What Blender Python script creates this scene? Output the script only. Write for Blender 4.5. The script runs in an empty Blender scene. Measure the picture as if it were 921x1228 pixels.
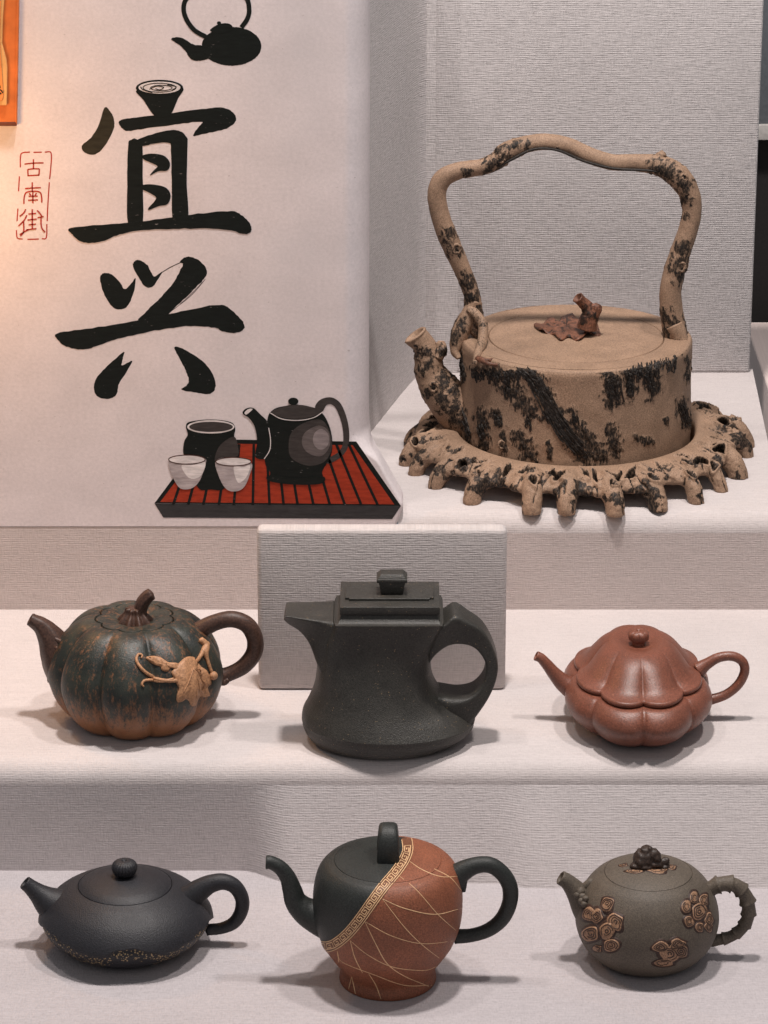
import bpy, bmesh, math, random
from mathutils import Vector, noise
from mathutils.bvhtree import BVHTree
from mathutils.geometry import tessellate_polygon

random.seed(7)
SC = bpy.context.scene
COL = SC.collection
S = 0.0006                       # metres per unit; one unit = one photo pixel at the reference distance
PITCH, VFOV = math.radians(20.0), math.radians(17.0)
W, H = 921.0, 1228.0
F = (H / 2) / math.tan(VFOV / 2)
FWD = Vector((0, math.cos(PITCH), -math.sin(PITCH)))
UP = Vector((0, math.sin(PITCH), math.cos(PITCH)))
RIGHT = Vector((1, 0, 0))


def ray(px, py):
    return RIGHT * ((px - W / 2) / F) + UP * ((H / 2 - py) / F) + FWD


CAM = Vector((0, 0, 0)) - ray(W / 2, 1130) * F


def on_height(px, py, h):
    d = ray(px, py)
    return CAM + d * ((h - CAM.z) / d.z)


def on_depth(px, py, y):
    d = ray(px, py)
    return CAM + d * ((y - CAM.y) / d.y)


def proj(p):
    q = p - CAM
    t = q.dot(FWD)
    return W / 2 + F * q.dot(RIGHT) / t, H / 2 - F * q.dot(UP) / t


# ------------------------------------------------------------------ camera, light, exposure
cam_d = bpy.data.cameras.new('camera')
cam = bpy.data.objects.new('camera', cam_d)
COL.objects.link(cam)
cam.location = CAM * S
cam.rotation_euler = (math.pi / 2 - PITCH, 0, 0)
cam_d.sensor_fit = 'VERTICAL'
cam_d.sensor_height = 24
cam_d.lens = 12 / math.tan(VFOV / 2)
cam_d.clip_start, cam_d.clip_end = 0.05, 60
SC.camera = cam
SC.render.resolution_x, SC.render.resolution_y = 768, 1024
SC.render.engine = 'CYCLES'
SC.view_settings.view_transform = 'Standard'
SC.view_settings.look = 'None'
SC.view_settings.exposure = 0.0
SC.view_settings.gamma = 1.0
world = bpy.data.worlds.new('World')
SC.world = world
world.use_nodes = True
world.node_tree.nodes['Background'].inputs[0].default_value = (0.93, 0.95, 1.0, 1)
world.node_tree.nodes['Background'].inputs[1].default_value = 0.19


def area_light(name, loc, aim, size, power, color, size_y=None):
    d = bpy.data.lights.new(name, 'AREA')
    d.energy, d.color, d.size = power, color, size
    d.shape = 'DISK'
    if size_y:
        d.shape, d.size_y = 'RECTANGLE', size_y
    o = bpy.data.objects.new(name, d)
    COL.objects.link(o)
    o.location = loc
    o.rotation_euler = (Vector(aim) - Vector(loc)).to_track_quat('-Z', 'Y').to_euler()
    return o


area_light('ceiling_spot', (0.03, -0.02, 2.3), (0.0, 0.22, 0.2), 0.16, 42, (1.0, 0.93, 0.89))
area_light('ceiling_spot', (-0.60, 0.05, 2.2), (0.0, 0.22, 0.2), 0.14, 8, (1.0, 0.93, 0.89))
area_light('ceiling_spot', (0.75, -0.10, 2.2), (0.0, 0.22, 0.2), 0.14, 17, (1.0, 0.93, 0.89))
area_light('front_fill', (0.0, -2.4, 2.2), (0.0, 0.2, 0.2), 1.6, 7, (1.0, 0.92, 0.89))  # added soft fill from the front, not a lamp of the room
lamp = bpy.data.lights.new('orange_lamp', 'POINT')
lamp.energy, lamp.color, lamp.shadow_soft_size = 1.5, (1.0, 0.50, 0.17), 0.04


# ------------------------------------------------------------------ node helpers
class NT:
    def __init__(self, name):
        self.m = bpy.data.materials.new(name)
        self.m.use_nodes = True
        self.t = self.m.node_tree
        self.b = self.t.nodes['Principled BSDF']

    def n(self, typ, **kw):
        x = self.t.nodes.new(typ)
        for a, v in kw.items():
            if a.startswith('i_'):
                x.inputs[a[2:].replace('_', ' ')].default_value = v
            else:
                setattr(x, a, v)
        return x

    def l(self, a, b):
        self.t.links.new(a, b)

    def noise(self, vec, scale, detail=3, rough=0.55, dist=0.0):
        x = self.n('ShaderNodeTexNoise')
        x.inputs['Scale'].default_value = scale
        x.inputs['Detail'].default_value = detail
        x.inputs['Roughness'].default_value = rough
        x.inputs['Distortion'].default_value = dist
        if vec is not None:
            self.l(vec, x.inputs['Vector'])
        return x.outputs['Fac']

    def ramp(self, fac, stops):
        x = self.n('ShaderNodeValToRGB')
        e = x.color_ramp.elements
        while len(e) < len(stops):
            e.new(0.5)
        for i, (p, c) in enumerate(stops):
            e[i].position = p
            e[i].color = (c, c, c, 1) if isinstance(c, (int, float)) else (*c, 1)
        self.l(fac, x.inputs['Fac'])
        return x.outputs['Color']

    def mix(self, fac, a, b, mode='MIX'):
        x = self.n('ShaderNodeMix', data_type='RGBA', blend_type=mode)
        for s, v in ((x.inputs[0], fac), (x.inputs[6], a), (x.inputs[7], b)):
            if isinstance(v, (int, float)):
                s.default_value = v
            elif isinstance(v, tuple):
                s.default_value = (*v, 1)
            else:
                self.l(v, s)
        return x.outputs[2]

    def math(self, op, a, b=None, clamp=False):
        x = self.n('ShaderNodeMath', operation=op, use_clamp=clamp)
        for i, v in enumerate((a, b)):
            if v is None:
                continue
            if isinstance(v, (int, float)):
                x.inputs[i].default_value = v
            else:
                self.l(v, x.inputs[i])
        return x.outputs[0]

    def coord(self, which='Object', scale=(1, 1, 1)):
        c = self.n('ShaderNodeTexCoord')
        m = self.n('ShaderNodeMapping')
        m.inputs['Scale'].default_value = scale
        self.l(c.outputs[which], m.inputs['Vector'])
        return m.outputs['Vector']

    def attr(self, name):
        return self.n('ShaderNodeAttribute', attribute_name=name).outputs['Fac']

    def bump(self, hgt, strength, dist):
        x = self.n('ShaderNodeBump')
        x.inputs['Strength'].default_value = strength
        x.inputs['Distance'].default_value = dist
        self.l(hgt, x.inputs['Height'])
        self.l(x.outputs['Normal'], self.b.inputs['Normal'])

    def out(self, color, rough, spec=0.4):
        if isinstance(color, tuple):
            self.b.inputs['Base Color'].default_value = (*color, 1)
        else:
            self.l(color, self.b.inputs['Base Color'])
        if isinstance(rough, (int, float)):
            self.b.inputs['Roughness'].default_value = rough
        else:
            self.l(rough, self.b.inputs['Roughness'])
        self.b.inputs['Specular IOR Level'].default_value = spec
        return self.m


def mat_fabric(name, col, depth=0.16, tx=0.16, ty=0.55, bump=0.6):
    """woven cloth: uneven horizontal weft threads over a finer warp"""
    t = NT(name)
    weft = t.noise(t.coord('UV', (tx * 0.55, ty, 1)), 1.0, 3, 0.6, 0.2)
    warp = t.noise(t.coord('UV', (ty * 1.1, tx * 0.6, 1)), 1.0, 2, 0.5)
    wv = t.n('ShaderNodeTexWave', wave_type='BANDS', bands_direction='Y')
    wv.inputs['Scale'].default_value = 0.10
    wv.inputs['Distortion'].default_value = 1.2
    wv.inputs['Detail'].default_value = 1
    t.l(t.coord('UV', (0.25, 1, 1)), wv.inputs['Vector'])
    h = t.math('ADD', t.math('MULTIPLY', weft, 1.0), t.math('MULTIPLY', warp, 0.7))
    h = t.math('ADD', h, t.math('MULTIPLY', wv.outputs['Fac'], 0.16))
    v = t.ramp(t.math('MULTIPLY', h, 0.55), [(0.30, 1 - depth * 1.5), (0.50, 1.0), (0.70, 1 + depth)])
    big = t.ramp(t.noise(t.coord('UV', (0.006, 0.008, 1)), 1.0, 2), [(0.3, 0.955), (0.7, 1.03)])
    slub = t.ramp(t.noise(t.coord('UV', (0.022, 0.34, 1)), 1.0, 2), [(0.36, 0.955), (0.62, 1.02)])
    c = t.mix(1.0, t.mix(1.0, t.mix(1.0, col, v, 'MULTIPLY'), slub, 'MULTIPLY'), big, 'MULTIPLY')
    t.bump(h, bump, 0.0007)
    t.b.inputs['Sheen Weight'].default_value = 0.08
    return t.out(c, 0.92, 0.15)


def mat_clay(name, col, var=0.16, speck=None, speck_amt=0.0, rough=0.55, bump=0.35, grain=900, attr=None, col2=None, spec=0.4, rough2=None):
    t = NT(name)
    v = t.coord('Object')
    big = t.ramp(t.noise(v, 45, 4), [(0.3, 1 - var), (0.7, 1 + var)])
    fine = t.ramp(t.noise(v, grain, 2), [(0.3, 1 - var * 1.7 - 0.08), (0.7, 1 + var * 1.9 + 0.08)])
    c = t.mix(1.0, t.mix(1.0, col, big, 'MULTIPLY'), fine, 'MULTIPLY')
    if speck:
        vo = t.n('ShaderNodeTexVoronoi', feature='F1')
        vo.inputs['Scale'].default_value = 620
        t.l(v, vo.inputs['Vector'])
        s = t.math('LESS_THAN', vo.outputs['Distance'], 0.24)
        pick = t.math('GREATER_THAN', t.noise(v, 260, 1), 0.66 - speck_amt)
        c = t.mix(t.math('MULTIPLY', t.math('MULTIPLY', s, pick), 0.75), c, speck)
    r = t.math('ADD', rough - 0.08, t.math('MULTIPLY', t.noise(v, 90, 3), 0.16))
    h = t.noise(v, grain * 1.3, 3, 0.6)
    if attr:
        a = t.attr(attr)
        edge = t.math('ADD', a, t.math('MULTIPLY', t.math('SUBTRACT', t.noise(t.coord('Object', (1, 1, 0.5)), 640, 5, 0.75), 0.5), 1.9))
        f = t.ramp(t.math('MULTIPLY', edge, t.math('GREATER_THAN', a, 0.02)), [(0.36, 0.0), (0.60, 1.0)])
        c2 = t.mix(t.ramp(t.noise(t.coord('Object', (1, 1, 0.45)), 620, 4, 0.75), [(0.47, 0.0), (0.68, 1.0)]), col2, tuple(x * 0.55 for x in col))
        c = t.mix(f, c, c2)
    t.bump(h, bump, 0.00045)
    return t.out(c, r, spec)


def mat_plain(name, col, rough=0.6, var=0.12, scale=300, spec=0.35, bump=0.15):
    t = NT(name)
    v = t.coord('Object')
    c = t.mix(1.0, col, t.ramp(t.noise(v, scale, 3), [(0.3, 1 - var), (0.7, 1 + var)]), 'MULTIPLY')
    t.bump(t.noise(v, scale * 3, 2), bump, 0.0004)
    return t.out(c, rough, spec)


def mat_plaster(name):
    t = NT(name)
    v = t.coord('Object')
    n1 = t.noise(t.coord('Object', (1, 1, 1.5)), 16, 4, 0.55, 0.3)
    n2 = t.noise(t.coord('Object', (1, 1, 1.25)), 330, 4, 0.7)
    c = t.mix(1.0, (0.68, 0.61, 0.612), t.ramp(n1, [(0.3, 0.93), (0.7, 1.05)]), 'MULTIPLY')
    c = t.mix(1.0, c, t.ramp(n2, [(0.28, 0.88), (0.72, 1.06)]), 'MULTIPLY')
    c = t.mix(t.ramp(t.noise(v, 5.5, 3), [(0.50, 0.0), (0.68, 0.40)]), c, (0.50, 0.475, 0.49))
    spots = t.ramp(t.noise(t.coord('Object', (1, 1, 1.8)), 230, 2), [(0.715, 0.0), (0.75, 0.5)])
    c = t.mix(spots, c, (0.30, 0.24, 0.23))
    t.bump(t.math('ADD', t.math('MULTIPLY', n1, 0.7), t.math('MULTIPLY', n2, 0.30)), 0.25, 0.0014)
    return t.out(c, 0.85, 0.2)


def mat_paint(name, col, rough=0.45, dry=0.0):
    t = NT(name)
    v = t.coord('Object', (1, 1, 1))
    st = t.noise(t.coord('Object', (0.5, 1, 2.2)), 160, 4, 0.6)
    c = t.mix(1.0, col, t.ramp(st, [(0.3, 0.75), (0.7, 1.3)]), 'MULTIPLY')
    worn = t.ramp(t.noise(t.coord('Object', (0.5, 1, 1.7)), 300, 4, 0.65), [(0.655, 0.0), (0.70, 0.9)])
    patchy = t.ramp(t.noise(v, 42, 3), [(0.46, 0.0), (0.60, 1.0)])
    c = t.mix(t.math('MULTIPLY', t.math('MULTIPLY', worn, patchy), dry), c, (0.40, 0.36, 0.35))
    t.bump(st, 0.4, 0.0006)
    return t.out(c, rough, 0.2)


# ------------------------------------------------------------------ mesh helpers (units = photo pixels)
def make(name, verts, faces, mat, parent=None, loc=None, smooth=True, uv=None, attrs=None, sharp=None):
    me = bpy.data.meshes.new(name)
    me.from_pydata([(v[0] * S, v[1] * S, v[2] * S) for v in verts], [], faces)
    me.materials.append(mat)
    if smooth:
        me.polygons.foreach_set('use_smooth', [True] * len(me.polygons))
    if uv:
        u = me.uv_layers.new(name='UVMap')
        for lp in me.loops:
            u.data[lp.index].uv = uv[lp.vertex_index]
    for an, vals in (attrs or {}).items():
        a = me.attributes.new(an, 'FLOAT', 'POINT')
        a.data.foreach_set('value', vals)
    me.update()
    if sharp is not None:
        me.set_sharp_from_angle(angle=math.radians(sharp))
    o = bpy.data.objects.new(name, me)
    COL.objects.link(o)
    if parent:
        o.parent = parent
    if loc is not None:
        o.location = Vector(loc) * S
    return o


def fix_normals(o):
    bm = bmesh.new()
    bm.from_mesh(o.data)
    bmesh.ops.recalc_face_normals(bm, faces=bm.faces)
    bm.to_mesh(o.data)
    bm.free()


def thing(name, loc, label, cat, group=None):
    o = bpy.data.objects.new(name, None)
    COL.objects.link(o)
    o.empty_display_size = 0.02
    o.location = Vector(loc) * S
    o['label'], o['category'] = label, cat
    if group:
        o['group'] = group
    return o


def cr(pts, n, closed=False):
    """Catmull-Rom through tuples of any length"""
    P = [tuple(p) for p in pts]
    m = len(P)
    out = []
    for i in range(m if closed else m - 1):
        if closed:
            a, b, c, d = P[(i - 1) % m], P[i], P[(i + 1) % m], P[(i + 2) % m]
        else:
            b, c = P[i], P[i + 1]
            a = P[i - 1] if i else tuple(2 * x - y for x, y in zip(b, c))
            d = P[i + 2] if i + 2 < m else tuple(2 * y - x for x, y in zip(b, c))
        for k in range(n):
            t = k / n
            out.append(tuple(0.5 * (2 * q + (r - p) * t + (2 * p - 5 * q + 4 * r - s) * t * t + (3 * q - p - 3 * r + s) * t ** 3)
                             for p, q, r, s in zip(a, b, c, d)))
    if not closed:
        out.append(P[-1])
    return out


def grid_faces(rows, cols, wrap):
    f = []
    for i in range(rows - 1):
        for j in range(cols if wrap else cols - 1):
            k = (j + 1) % cols
            f.append((i * cols + j, i * cols + k, (i + 1) * cols + k, (i + 1) * cols + j))
    return f


def smooth(a, b, x):
    t = max(0.0, min(1.0, (x - a) / (b - a)))
    return t * t * (3 - 2 * t)


def nz(p, f, seed=0.0):
    return noise.noise(Vector((p[0] * f + seed, p[1] * f - seed, p[2] * f + seed * 0.7)))


def tube_mesh(path, n=20, seg=8, squash=1.0, open_end=False, open_start=False, disp=None, up=Vector((0, 1, 0))):
    """path: (x,y,z,r). The section is r across the picture plane and r*squash along depth."""
    P = cr(path, seg)
    V, Fc = [], []
    C = [Vector(p[:3]) for p in P]
    rings = []
    for i, p in enumerate(P):
        a, b = C[max(i - 1, 0)], C[min(i + 1, len(C) - 1)]
        T = (b - a).normalized()
        side = T.cross(up)
        if side.length < 1e-4:
            side = T.cross(Vector((0, 0, 1)))
        side.normalize()
        dep = side.cross(T).normalized()
        rings.append((C[i], T, side, dep, p[3]))
    if open_end:
        c, T, s, d, r = rings[-1]
        rings.append((c + T * (r * 0.10), T, s, d, r * 0.90))
        rings.append((c + T * (r * 0.02), T, s, d, r * 0.72))
        rings.append((c - T * (r * 1.6), T, s, d, r * 0.62))
    for i, (c, T, s, d, r) in enumerate(rings):
        for j in range(n):
            a = 2 * math.pi * j / n
            off = s * (math.cos(a) * r) + d * (math.sin(a) * r * squash)
            q = c + off
            if disp and not (open_end and i >= len(rings) - 3):
                q = q + off.normalized() * disp(q, i / max(1, len(rings) - 1), a)
            V.append(q)
    m = len(rings)
    Fc = grid_faces(m, n, True)
    for ring_i, rev in ((0, True), (m - 1, False)):
        ci = len(V)
        c = rings[ring_i][0]
        if not (open_end and ring_i == m - 1):
            c = c + rings[ring_i][1] * (rings[ring_i][4] * 0.35 * (-1 if rev else 1))
        V.append(c)
        for j in range(n):
            a, b = ring_i * n + j, ring_i * n + (j + 1) % n
            Fc.append((b, a, ci) if rev else (a, b, ci))
    return V, Fc


def merge(*meshes):
    V, Fc = [], []
    for v, f in meshes:
        o = len(V)
        V += list(v)
        Fc += [tuple(i + o for i in q) for q in f]
    return V, Fc


def ball(c, r, nu=20, nv=12, disp=None, sc=(1, 1, 1)):
    V, Fc = [], []
    c = Vector(c)
    for i in range(nv + 1):
        ph = math.pi * i / nv
        for j in range(nu):
            a = 2 * math.pi * j / nu
            d = Vector((math.sin(ph) * math.cos(a), math.sin(ph) * math.sin(a), math.cos(ph)))
            q = c + Vector((d.x * r * sc[0], d.y * r * sc[1], d.z * r * sc[2]))
            if disp:
                q += d * disp(q)
            V.append(q)
    return V, grid_faces(nv + 1, nu, True)


def rbox(w, d, h, r=2.0, z0=0.0, cx=0.0, cy=0.0, top=None):
    """box with bevelled edges; top=(w,d) tapers it"""
    bm = bmesh.new()
    tw, td = top or (w, d)
    vs = [bm.verts.new((cx + sx * (tw if k else w) / 2, cy + sy * (td if k else d) / 2, z0 + (h if k else 0))) for k in (0, 1) for sx, sy in ((-1, -1), (1, -1), (1, 1), (-1, 1))]
    bm.faces.new(vs[3::-1])
    bm.faces.new(vs[4:])
    for i in range(4):
        j = (i + 1) % 4
        bm.faces.new((vs[i], vs[j], vs[4 + j], vs[4 + i]))
    if r > 0:
        bmesh.ops.bevel(bm, geom=bm.edges[:], offset=r, segments=3, affect='EDGES', profile=0.5)
    bm.verts.ensure_lookup_table()
    V = [v.co.copy() for v in bm.verts]
    Fc = [tuple(v.index for v in f.verts) for f in bm.faces]
    bm.free()
    return V, Fc


class Pot:
    """local frame of a teapot: the plane through its axis, read in photo pixels"""

    def __init__(self, name, cx, cy, h, label, cat='teapot', group='clay teapots on the display shelves', lift=0.0):
        self.cx, self.cy = cx, cy
        self.O = on_height(cx, cy, h) + Vector((0, 0, lift))
        self.k = (self.O - CAM).dot(FWD) / F
        self.root = thing(name, self.O, label, cat, group) if name else None

    def P(self, px, py, w=0.0):
        return on_depth(px, py, self.O.y - w * self.k) - self.O

    def px(self, v):
        return proj(Vector(v) + self.O)

    def path(self, pts):
        out = []
        for p in pts:
            q = self.P(p[0], p[1], p[3] if len(p) > 3 else 0)
            out.append((q.x, q.y, q.z, p[2] / 2 * self.k))
        return out

    def lathe(self, prof, n=128, sub=6, shape=None, closed_bottom=True, raw=False):
        R = [(max(0.0, r) * self.k, self.P(self.cx, y).z) for r, y in (prof if raw else cr(prof, sub))]
        V = []
        for r, z in R:
            for j in range(n):
                a = 2 * math.pi * j / n
                v = Vector((r * math.cos(a), r * math.sin(a), z))
                V.append(shape(v, a, r / self.k) if shape else v)
        return V, grid_faces(len(R), n, True)

    def add(self, name, mesh, mat, parent=None, sharp=None, attrs=None, uv=None, fix=True):
        o = make(name, mesh[0], mesh[1], mat, parent or self.root, attrs=attrs, uv=uv)
        if fix:
            fix_normals(o)
        if sharp is not None:
            o.data.set_sharp_from_angle(angle=math.radians(sharp))
        return o

    def bvh(self, mesh):
        self.tree = BVHTree.FromPolygons([Vector(v) for v in mesh[0]], mesh[1])

    def hit(self, px, py):
        d = ray(px, py).normalized()
        p, nrm, idx, dist = self.tree.ray_cast(CAM - self.O, d)
        if p is not None and nrm.dot(d) > 0:
            nrm = -nrm
        return p, nrm

    def ribbon(self, pts, width, lift=0.5, step=2.0, taper=False, closed=False):
        """a raised strip that follows the body's surface"""
        dense = cr(pts, 6, closed) if len(pts) > 2 else [tuple(a + (b - a) * t / 8 for a, b in zip(pts[0], pts[1])) for t in range(9)]
        H_ = [self.hit(p[0], p[1]) for p in dense]
        H_ = [h for h in H_ if h[0] is not None]
        V, Fc = [], []
        if len(H_) < 3:
            return V, Fc
        m = len(H_)
        for i, (p, nr) in enumerate(H_):
            a, b = H_[i - 1 if closed else max(i - 1, 0)][0], H_[(i + 1) % m if closed else min(i + 1, m - 1)][0]
            T = (b - a)
            if T.length < 1e-6:
                T = Vector((1, 0, 0))
            sd = nr.cross(T.normalized()).normalized()
            wd = width * self.k / 2 * (math.sin(math.pi * (0.06 + 0.88 * i / m)) ** 0.5 if taper else 1)
            V += [p + sd * wd - nr * 0.25, p + sd * wd * 0.55 + nr * lift, p - sd * wd * 0.55 + nr * lift, p - sd * wd - nr * 0.25]
        if closed:
            for i in range(m):
                for j in range(3):
                    k = (i + 1) % m
                    Fc.append((i * 4 + j, k * 4 + j, k * 4 + j + 1, i * 4 + j + 1))
        else:
            Fc = grid_faces(m, 4, False)
        return V, Fc

    def patch(self, outline, lift=0.5, rings=5, dome=0.0, wav=None):
        """a solid-looking raised patch lying on the body inside a picture-plane outline"""
        n = len(outline)
        mx, my = sum(p[0] for p in outline) / n, sum(p[1] for p in outline) / n
        V, Fc = [], []
        c, nr = self.hit(mx, my)
        if c is None:
            return V, Fc
        V.append(c + nr * (lift + dome))
        for k in range(1, rings + 2):
            t = min(1.0, k / rings)
            low = k == rings + 1
            for px, py in outline:
                q = (mx + (px - mx) * t, my + (py - my) * t)
                p, nr2 = self.hit(*q)
                if p is None:
                    p, nr2 = V[-1].copy(), nr
                h = -0.6 if low else lift + dome * (1 - t * t) + (wav(q[0], q[1]) if wav else 0)
                V.append(p + nr2 * h)
        for j in range(n):
            Fc.append((0, 1 + j, 1 + (j + 1) % n))
        for k in range(rings):
            for j in range(n):
                a, b = 1 + k * n + j, 1 + k * n + (j + 1) % n
                Fc.append((a, a + n, b + n, b))
        return V, Fc


def seg_dist(p, a, b):
    ax, ay = b[0] - a[0], b[1] - a[1]
    t = max(0, min(1, ((p[0] - a[0]) * ax + (p[1] - a[1]) * ay) / (ax * ax + ay * ay + 1e-9)))
    return math.hypot(p[0] - a[0] - ax * t, p[1] - a[1] - ay * t)


# ------------------------------------------------------------------ the setting
M = {}
M['shelf'] = mat_fabric('white_shelf_cloth', (0.545, 0.495, 0.485), 0.085, 0.22, 0.5, 0.5)
M['shelf_front'] = mat_fabric('grey_shelf_cloth', (0.44, 0.405, 0.415), 0.13, 0.22, 0.46, 0.8)
M['wall_lower'] = mat_fabric('grey_wall_cloth', (0.56, 0.515, 0.51), 0.12, 0.16, 0.45, 0.6)
M['wall_mid'] = mat_fabric('taupe_wall_cloth', (0.53, 0.462, 0.442), 0.10, 0.16, 0.45, 0.5)
M['screen'] = mat_fabric('grey_screen_cloth', (0.515, 0.468, 0.455), 0.11, 0.14, 0.42, 0.7)
M['linen'] = mat_fabric('grey_linen', (0.50, 0.465, 0.46), 0.21, 0.115, 0.48, 1.0)
M['plaster'] = mat_plaster('wall_plaster')

XS = [x * 12 - 700 for x in range(118)]                         # columns of the cloth sheets


def col_mix(x, left, mid, right):
    u = x + W / 2
    a = smooth(284, 346, u)
    b = smooth(600, 645, u)
    return left * (1 - a) + (mid * (1 - b) + right * b) * a


Y3L, Y3M, Y3R = on_height(150, 1044, 0).y, on_height(460, 1060, 0).y, on_height(770, 1066, 0).y
YF = Y3L - 0.02 * (Y3L - Y3M)                                   # depth of the middle shelf's front edge
H2 = on_depth(150, 918, YF).z
RAMP = (0.0, 0.0, 0.0)
wall3 = lambda x: col_mix(x, Y3L, Y3M, Y3R)
shelf2 = lambda x: H2 + col_mix(x, *RAMP)
Y2 = on_height(300, 731, H2).y
wall2 = lambda x: Y2
H1 = on_depth(760, 618, wall2(300)).z
Y1 = on_height(700, 447, H1).y
BULL = 26.0
ZB = on_depth(200, 631, wall2(0) - 0.8).z                       # the plaster's lower edge


def sheet(name, xs, prof, mat, label=None):
    V, uv = [], []
    rows = None
    for x in xs:
        pr = prof(x)
        rows = len(pr)
        s = 0
        for i, (y, z) in enumerate(pr):
            if i:
                s += math.hypot(y - pr[i - 1][0], z - pr[i - 1][1])
            V.append((x, y, z))
            uv.append((x, s))
    o = make(name, V, [tuple(reversed(f)) for f in grid_faces(len(xs), rows, False)], mat, uv=uv)
    o['kind'] = 'structure'
    return o


def lin(a, b, n):
    return [(a[0] + (b[0] - a[0]) * i / n, a[1] + (b[1] - a[1]) * i / n) for i in range(n + 1)]


def bull(y, z, n=10):
    """quarter round from the vertical face at depth y up to the flat top at height z"""
    return [(y + BULL - BULL * math.cos(i / n * math.pi / 2), z - BULL + BULL * math.sin(i / n * math.pi / 2)) for i in range(n + 1)]


sheet('shelf_slab', XS, lambda x: lin((-1100, 0), (Y3L + 30, 0), 20), M['shelf_front'])
sheet('back_wall', XS, lambda x: lin((wall3(x), -4), (YF, shelf2(x) - BULL), 8), M['wall_lower'])
sheet('shelf_slab', XS, lambda x: bull(YF, shelf2(x)) + lin((YF + BULL, shelf2(x)), (wall2(x) + 30, shelf2(x)), 14)[1:], M['shelf'])
sheet('back_wall', XS, lambda x: lin((wall2(x), shelf2(x) - 4), (wall2(x), H1 - BULL if x > 14 else ZB + 3), 8), M['wall_mid'])
X1 = [-30 + 10 * i for i in range(52)]
# the upper shelf: its right end is a straight edge, wider towards the front
xr_back, xr_front = on_height(904, 447, H1).x, on_height(934, 600, H1).x


def upper_shelf():
    prof = bull(wall2(300), H1) + lin((wall2(300) + BULL, H1), (Y1 + 20, H1), 12)[1:]
    V, uv = [], []
    for i in range(41):
        s = 0
        for j, (y, z) in enumerate(prof):
            t = (y - prof[0][0]) / (prof[-1][0] - prof[0][0])
            xr = xr_front + (xr_back - xr_front) * t
            xl = 20 - 62 * smooth(0, 60, y - prof[0][0])
            x = xl + (xr - xl) * i / 40
            if j:
                s += math.hypot(y - prof[j - 1][0], z - prof[j - 1][1])
            V.append((x, y, z))
            uv.append((x, s))
    n = len(prof)
    Fc = [tuple(reversed(f)) for f in grid_faces(41, n, False)]
    b0 = len(V)                                              # the right end drops as a vertical side
    for j in range(n):
        x, y, z = V[40 * n + j]
        V.append((x, y, z))
        uv.append((y, z))
        V.append((x, y, -40))
        uv.append((y, -40))
    for j in range(n - 1):
        Fc.append((b0 + 2 * j, b0 + 2 * j + 1, b0 + 2 * j + 3, b0 + 2 * j + 2))
    o = make('shelf_slab', V, Fc, M['shelf'], uv=uv)
    o['kind'] = 'structure'


upper_shelf()


def board(name, x0, x1, z0, z1, y, thick, mat, label, cat, r=4.0, group=None):
    """an upholstered board standing upright; front face at depth y"""
    root = thing(name, ((x0 + x1) / 2, y + thick / 2, z0), label, cat, group)
    V, Fc = rbox(x1 - x0, thick, z1 - z0, r)
    o = make('cloth_cover', V, Fc, mat, root, uv=[(v.x, v.z) for v in V])
    o.data.set_sharp_from_angle(angle=math.radians(50))
    return root


# grey linen board behind the trunk teapot, its right edge in view
top1 = on_depth(700, -90, Y1).z
board('linen_board', on_depth(300, 300, Y1).x, on_depth(906.5, 250, Y1).x, H1, top1, Y1, 22, M['linen'],
      'tall grey linen board standing behind the tree trunk teapot', 'board')
# the free-standing grey screen behind the dark green teapot
hs = shelf2(0)
ys = on_height(460, 828, hs).y
zt = on_depth(460, 635, ys).z
board('fabric_screen', on_depth(309, 740, ys).x, on_depth(607, 740, ys).x, hs, zt, ys, 26, M['screen'],
      'low grey cloth-covered screen standing behind the dark green teapot', 'screen', 7)

# return wall: one sheet that curves slantwise from the mural wall into the plane of the linen board
ra, rb = on_height(502, 447, H1), on_height(414, 556, H1)
plan = cr([(rb.x - 20, rb.y - 25), (rb.x, rb.y), (ra.x - (ra.x - rb.x) * 0.18, ra.y + (rb.y - ra.y) * 0.18), (ra.x + 8, Y1 - 3), (ra.x + 30, Y1 - 1.2), (ra.x + 60, Y1 - 0.6)], 8)
V, uv, sacc = [], [], 0
for i, (x, y) in enumerate(plan):
    if i:
        sacc += math.hypot(x - plan[i - 1][0], y - plan[i - 1][1])
    for j in range(9):
        V.append((x, y, H1 - 3 + (top1 - H1) * j / 8))
        uv.append((sacc, (top1 - H1) * j / 8))
o = make('return_wall', V, [tuple(reversed(f)) for f in grid_faces(len(plan), 9, False)], M['linen'], uv=uv)
o['kind'] = 'structure'

# what shows past the right edge of the linen board: a dark room and a pale ledge
yb = Y1 + 420
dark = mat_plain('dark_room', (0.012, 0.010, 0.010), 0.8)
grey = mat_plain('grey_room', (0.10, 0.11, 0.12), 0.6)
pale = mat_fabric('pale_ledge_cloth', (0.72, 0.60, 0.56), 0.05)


def wall_quad(name, xa, ya, xb, yb_, y, mat, thick=20):
    a, b = on_depth(xa, yb_, y), on_depth(xb, ya, y)
    V, Fc = rbox(b.x - a.x, thick, b.z - a.z, 1.0)
    o = make(name, V, Fc, mat, loc=((a.x + b.x) / 2, y + thick / 2, a.z), uv=[(v.x, v.z) for v in V])
    o['kind'] = 'structure'
    return o


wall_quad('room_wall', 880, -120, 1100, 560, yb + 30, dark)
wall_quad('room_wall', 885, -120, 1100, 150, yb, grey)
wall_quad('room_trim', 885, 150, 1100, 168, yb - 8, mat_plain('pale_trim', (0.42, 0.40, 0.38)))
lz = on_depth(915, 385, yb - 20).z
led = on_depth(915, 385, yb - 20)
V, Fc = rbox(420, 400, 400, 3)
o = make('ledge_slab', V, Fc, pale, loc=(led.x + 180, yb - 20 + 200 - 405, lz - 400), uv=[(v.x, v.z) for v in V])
o['kind'] = 'structure'

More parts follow.
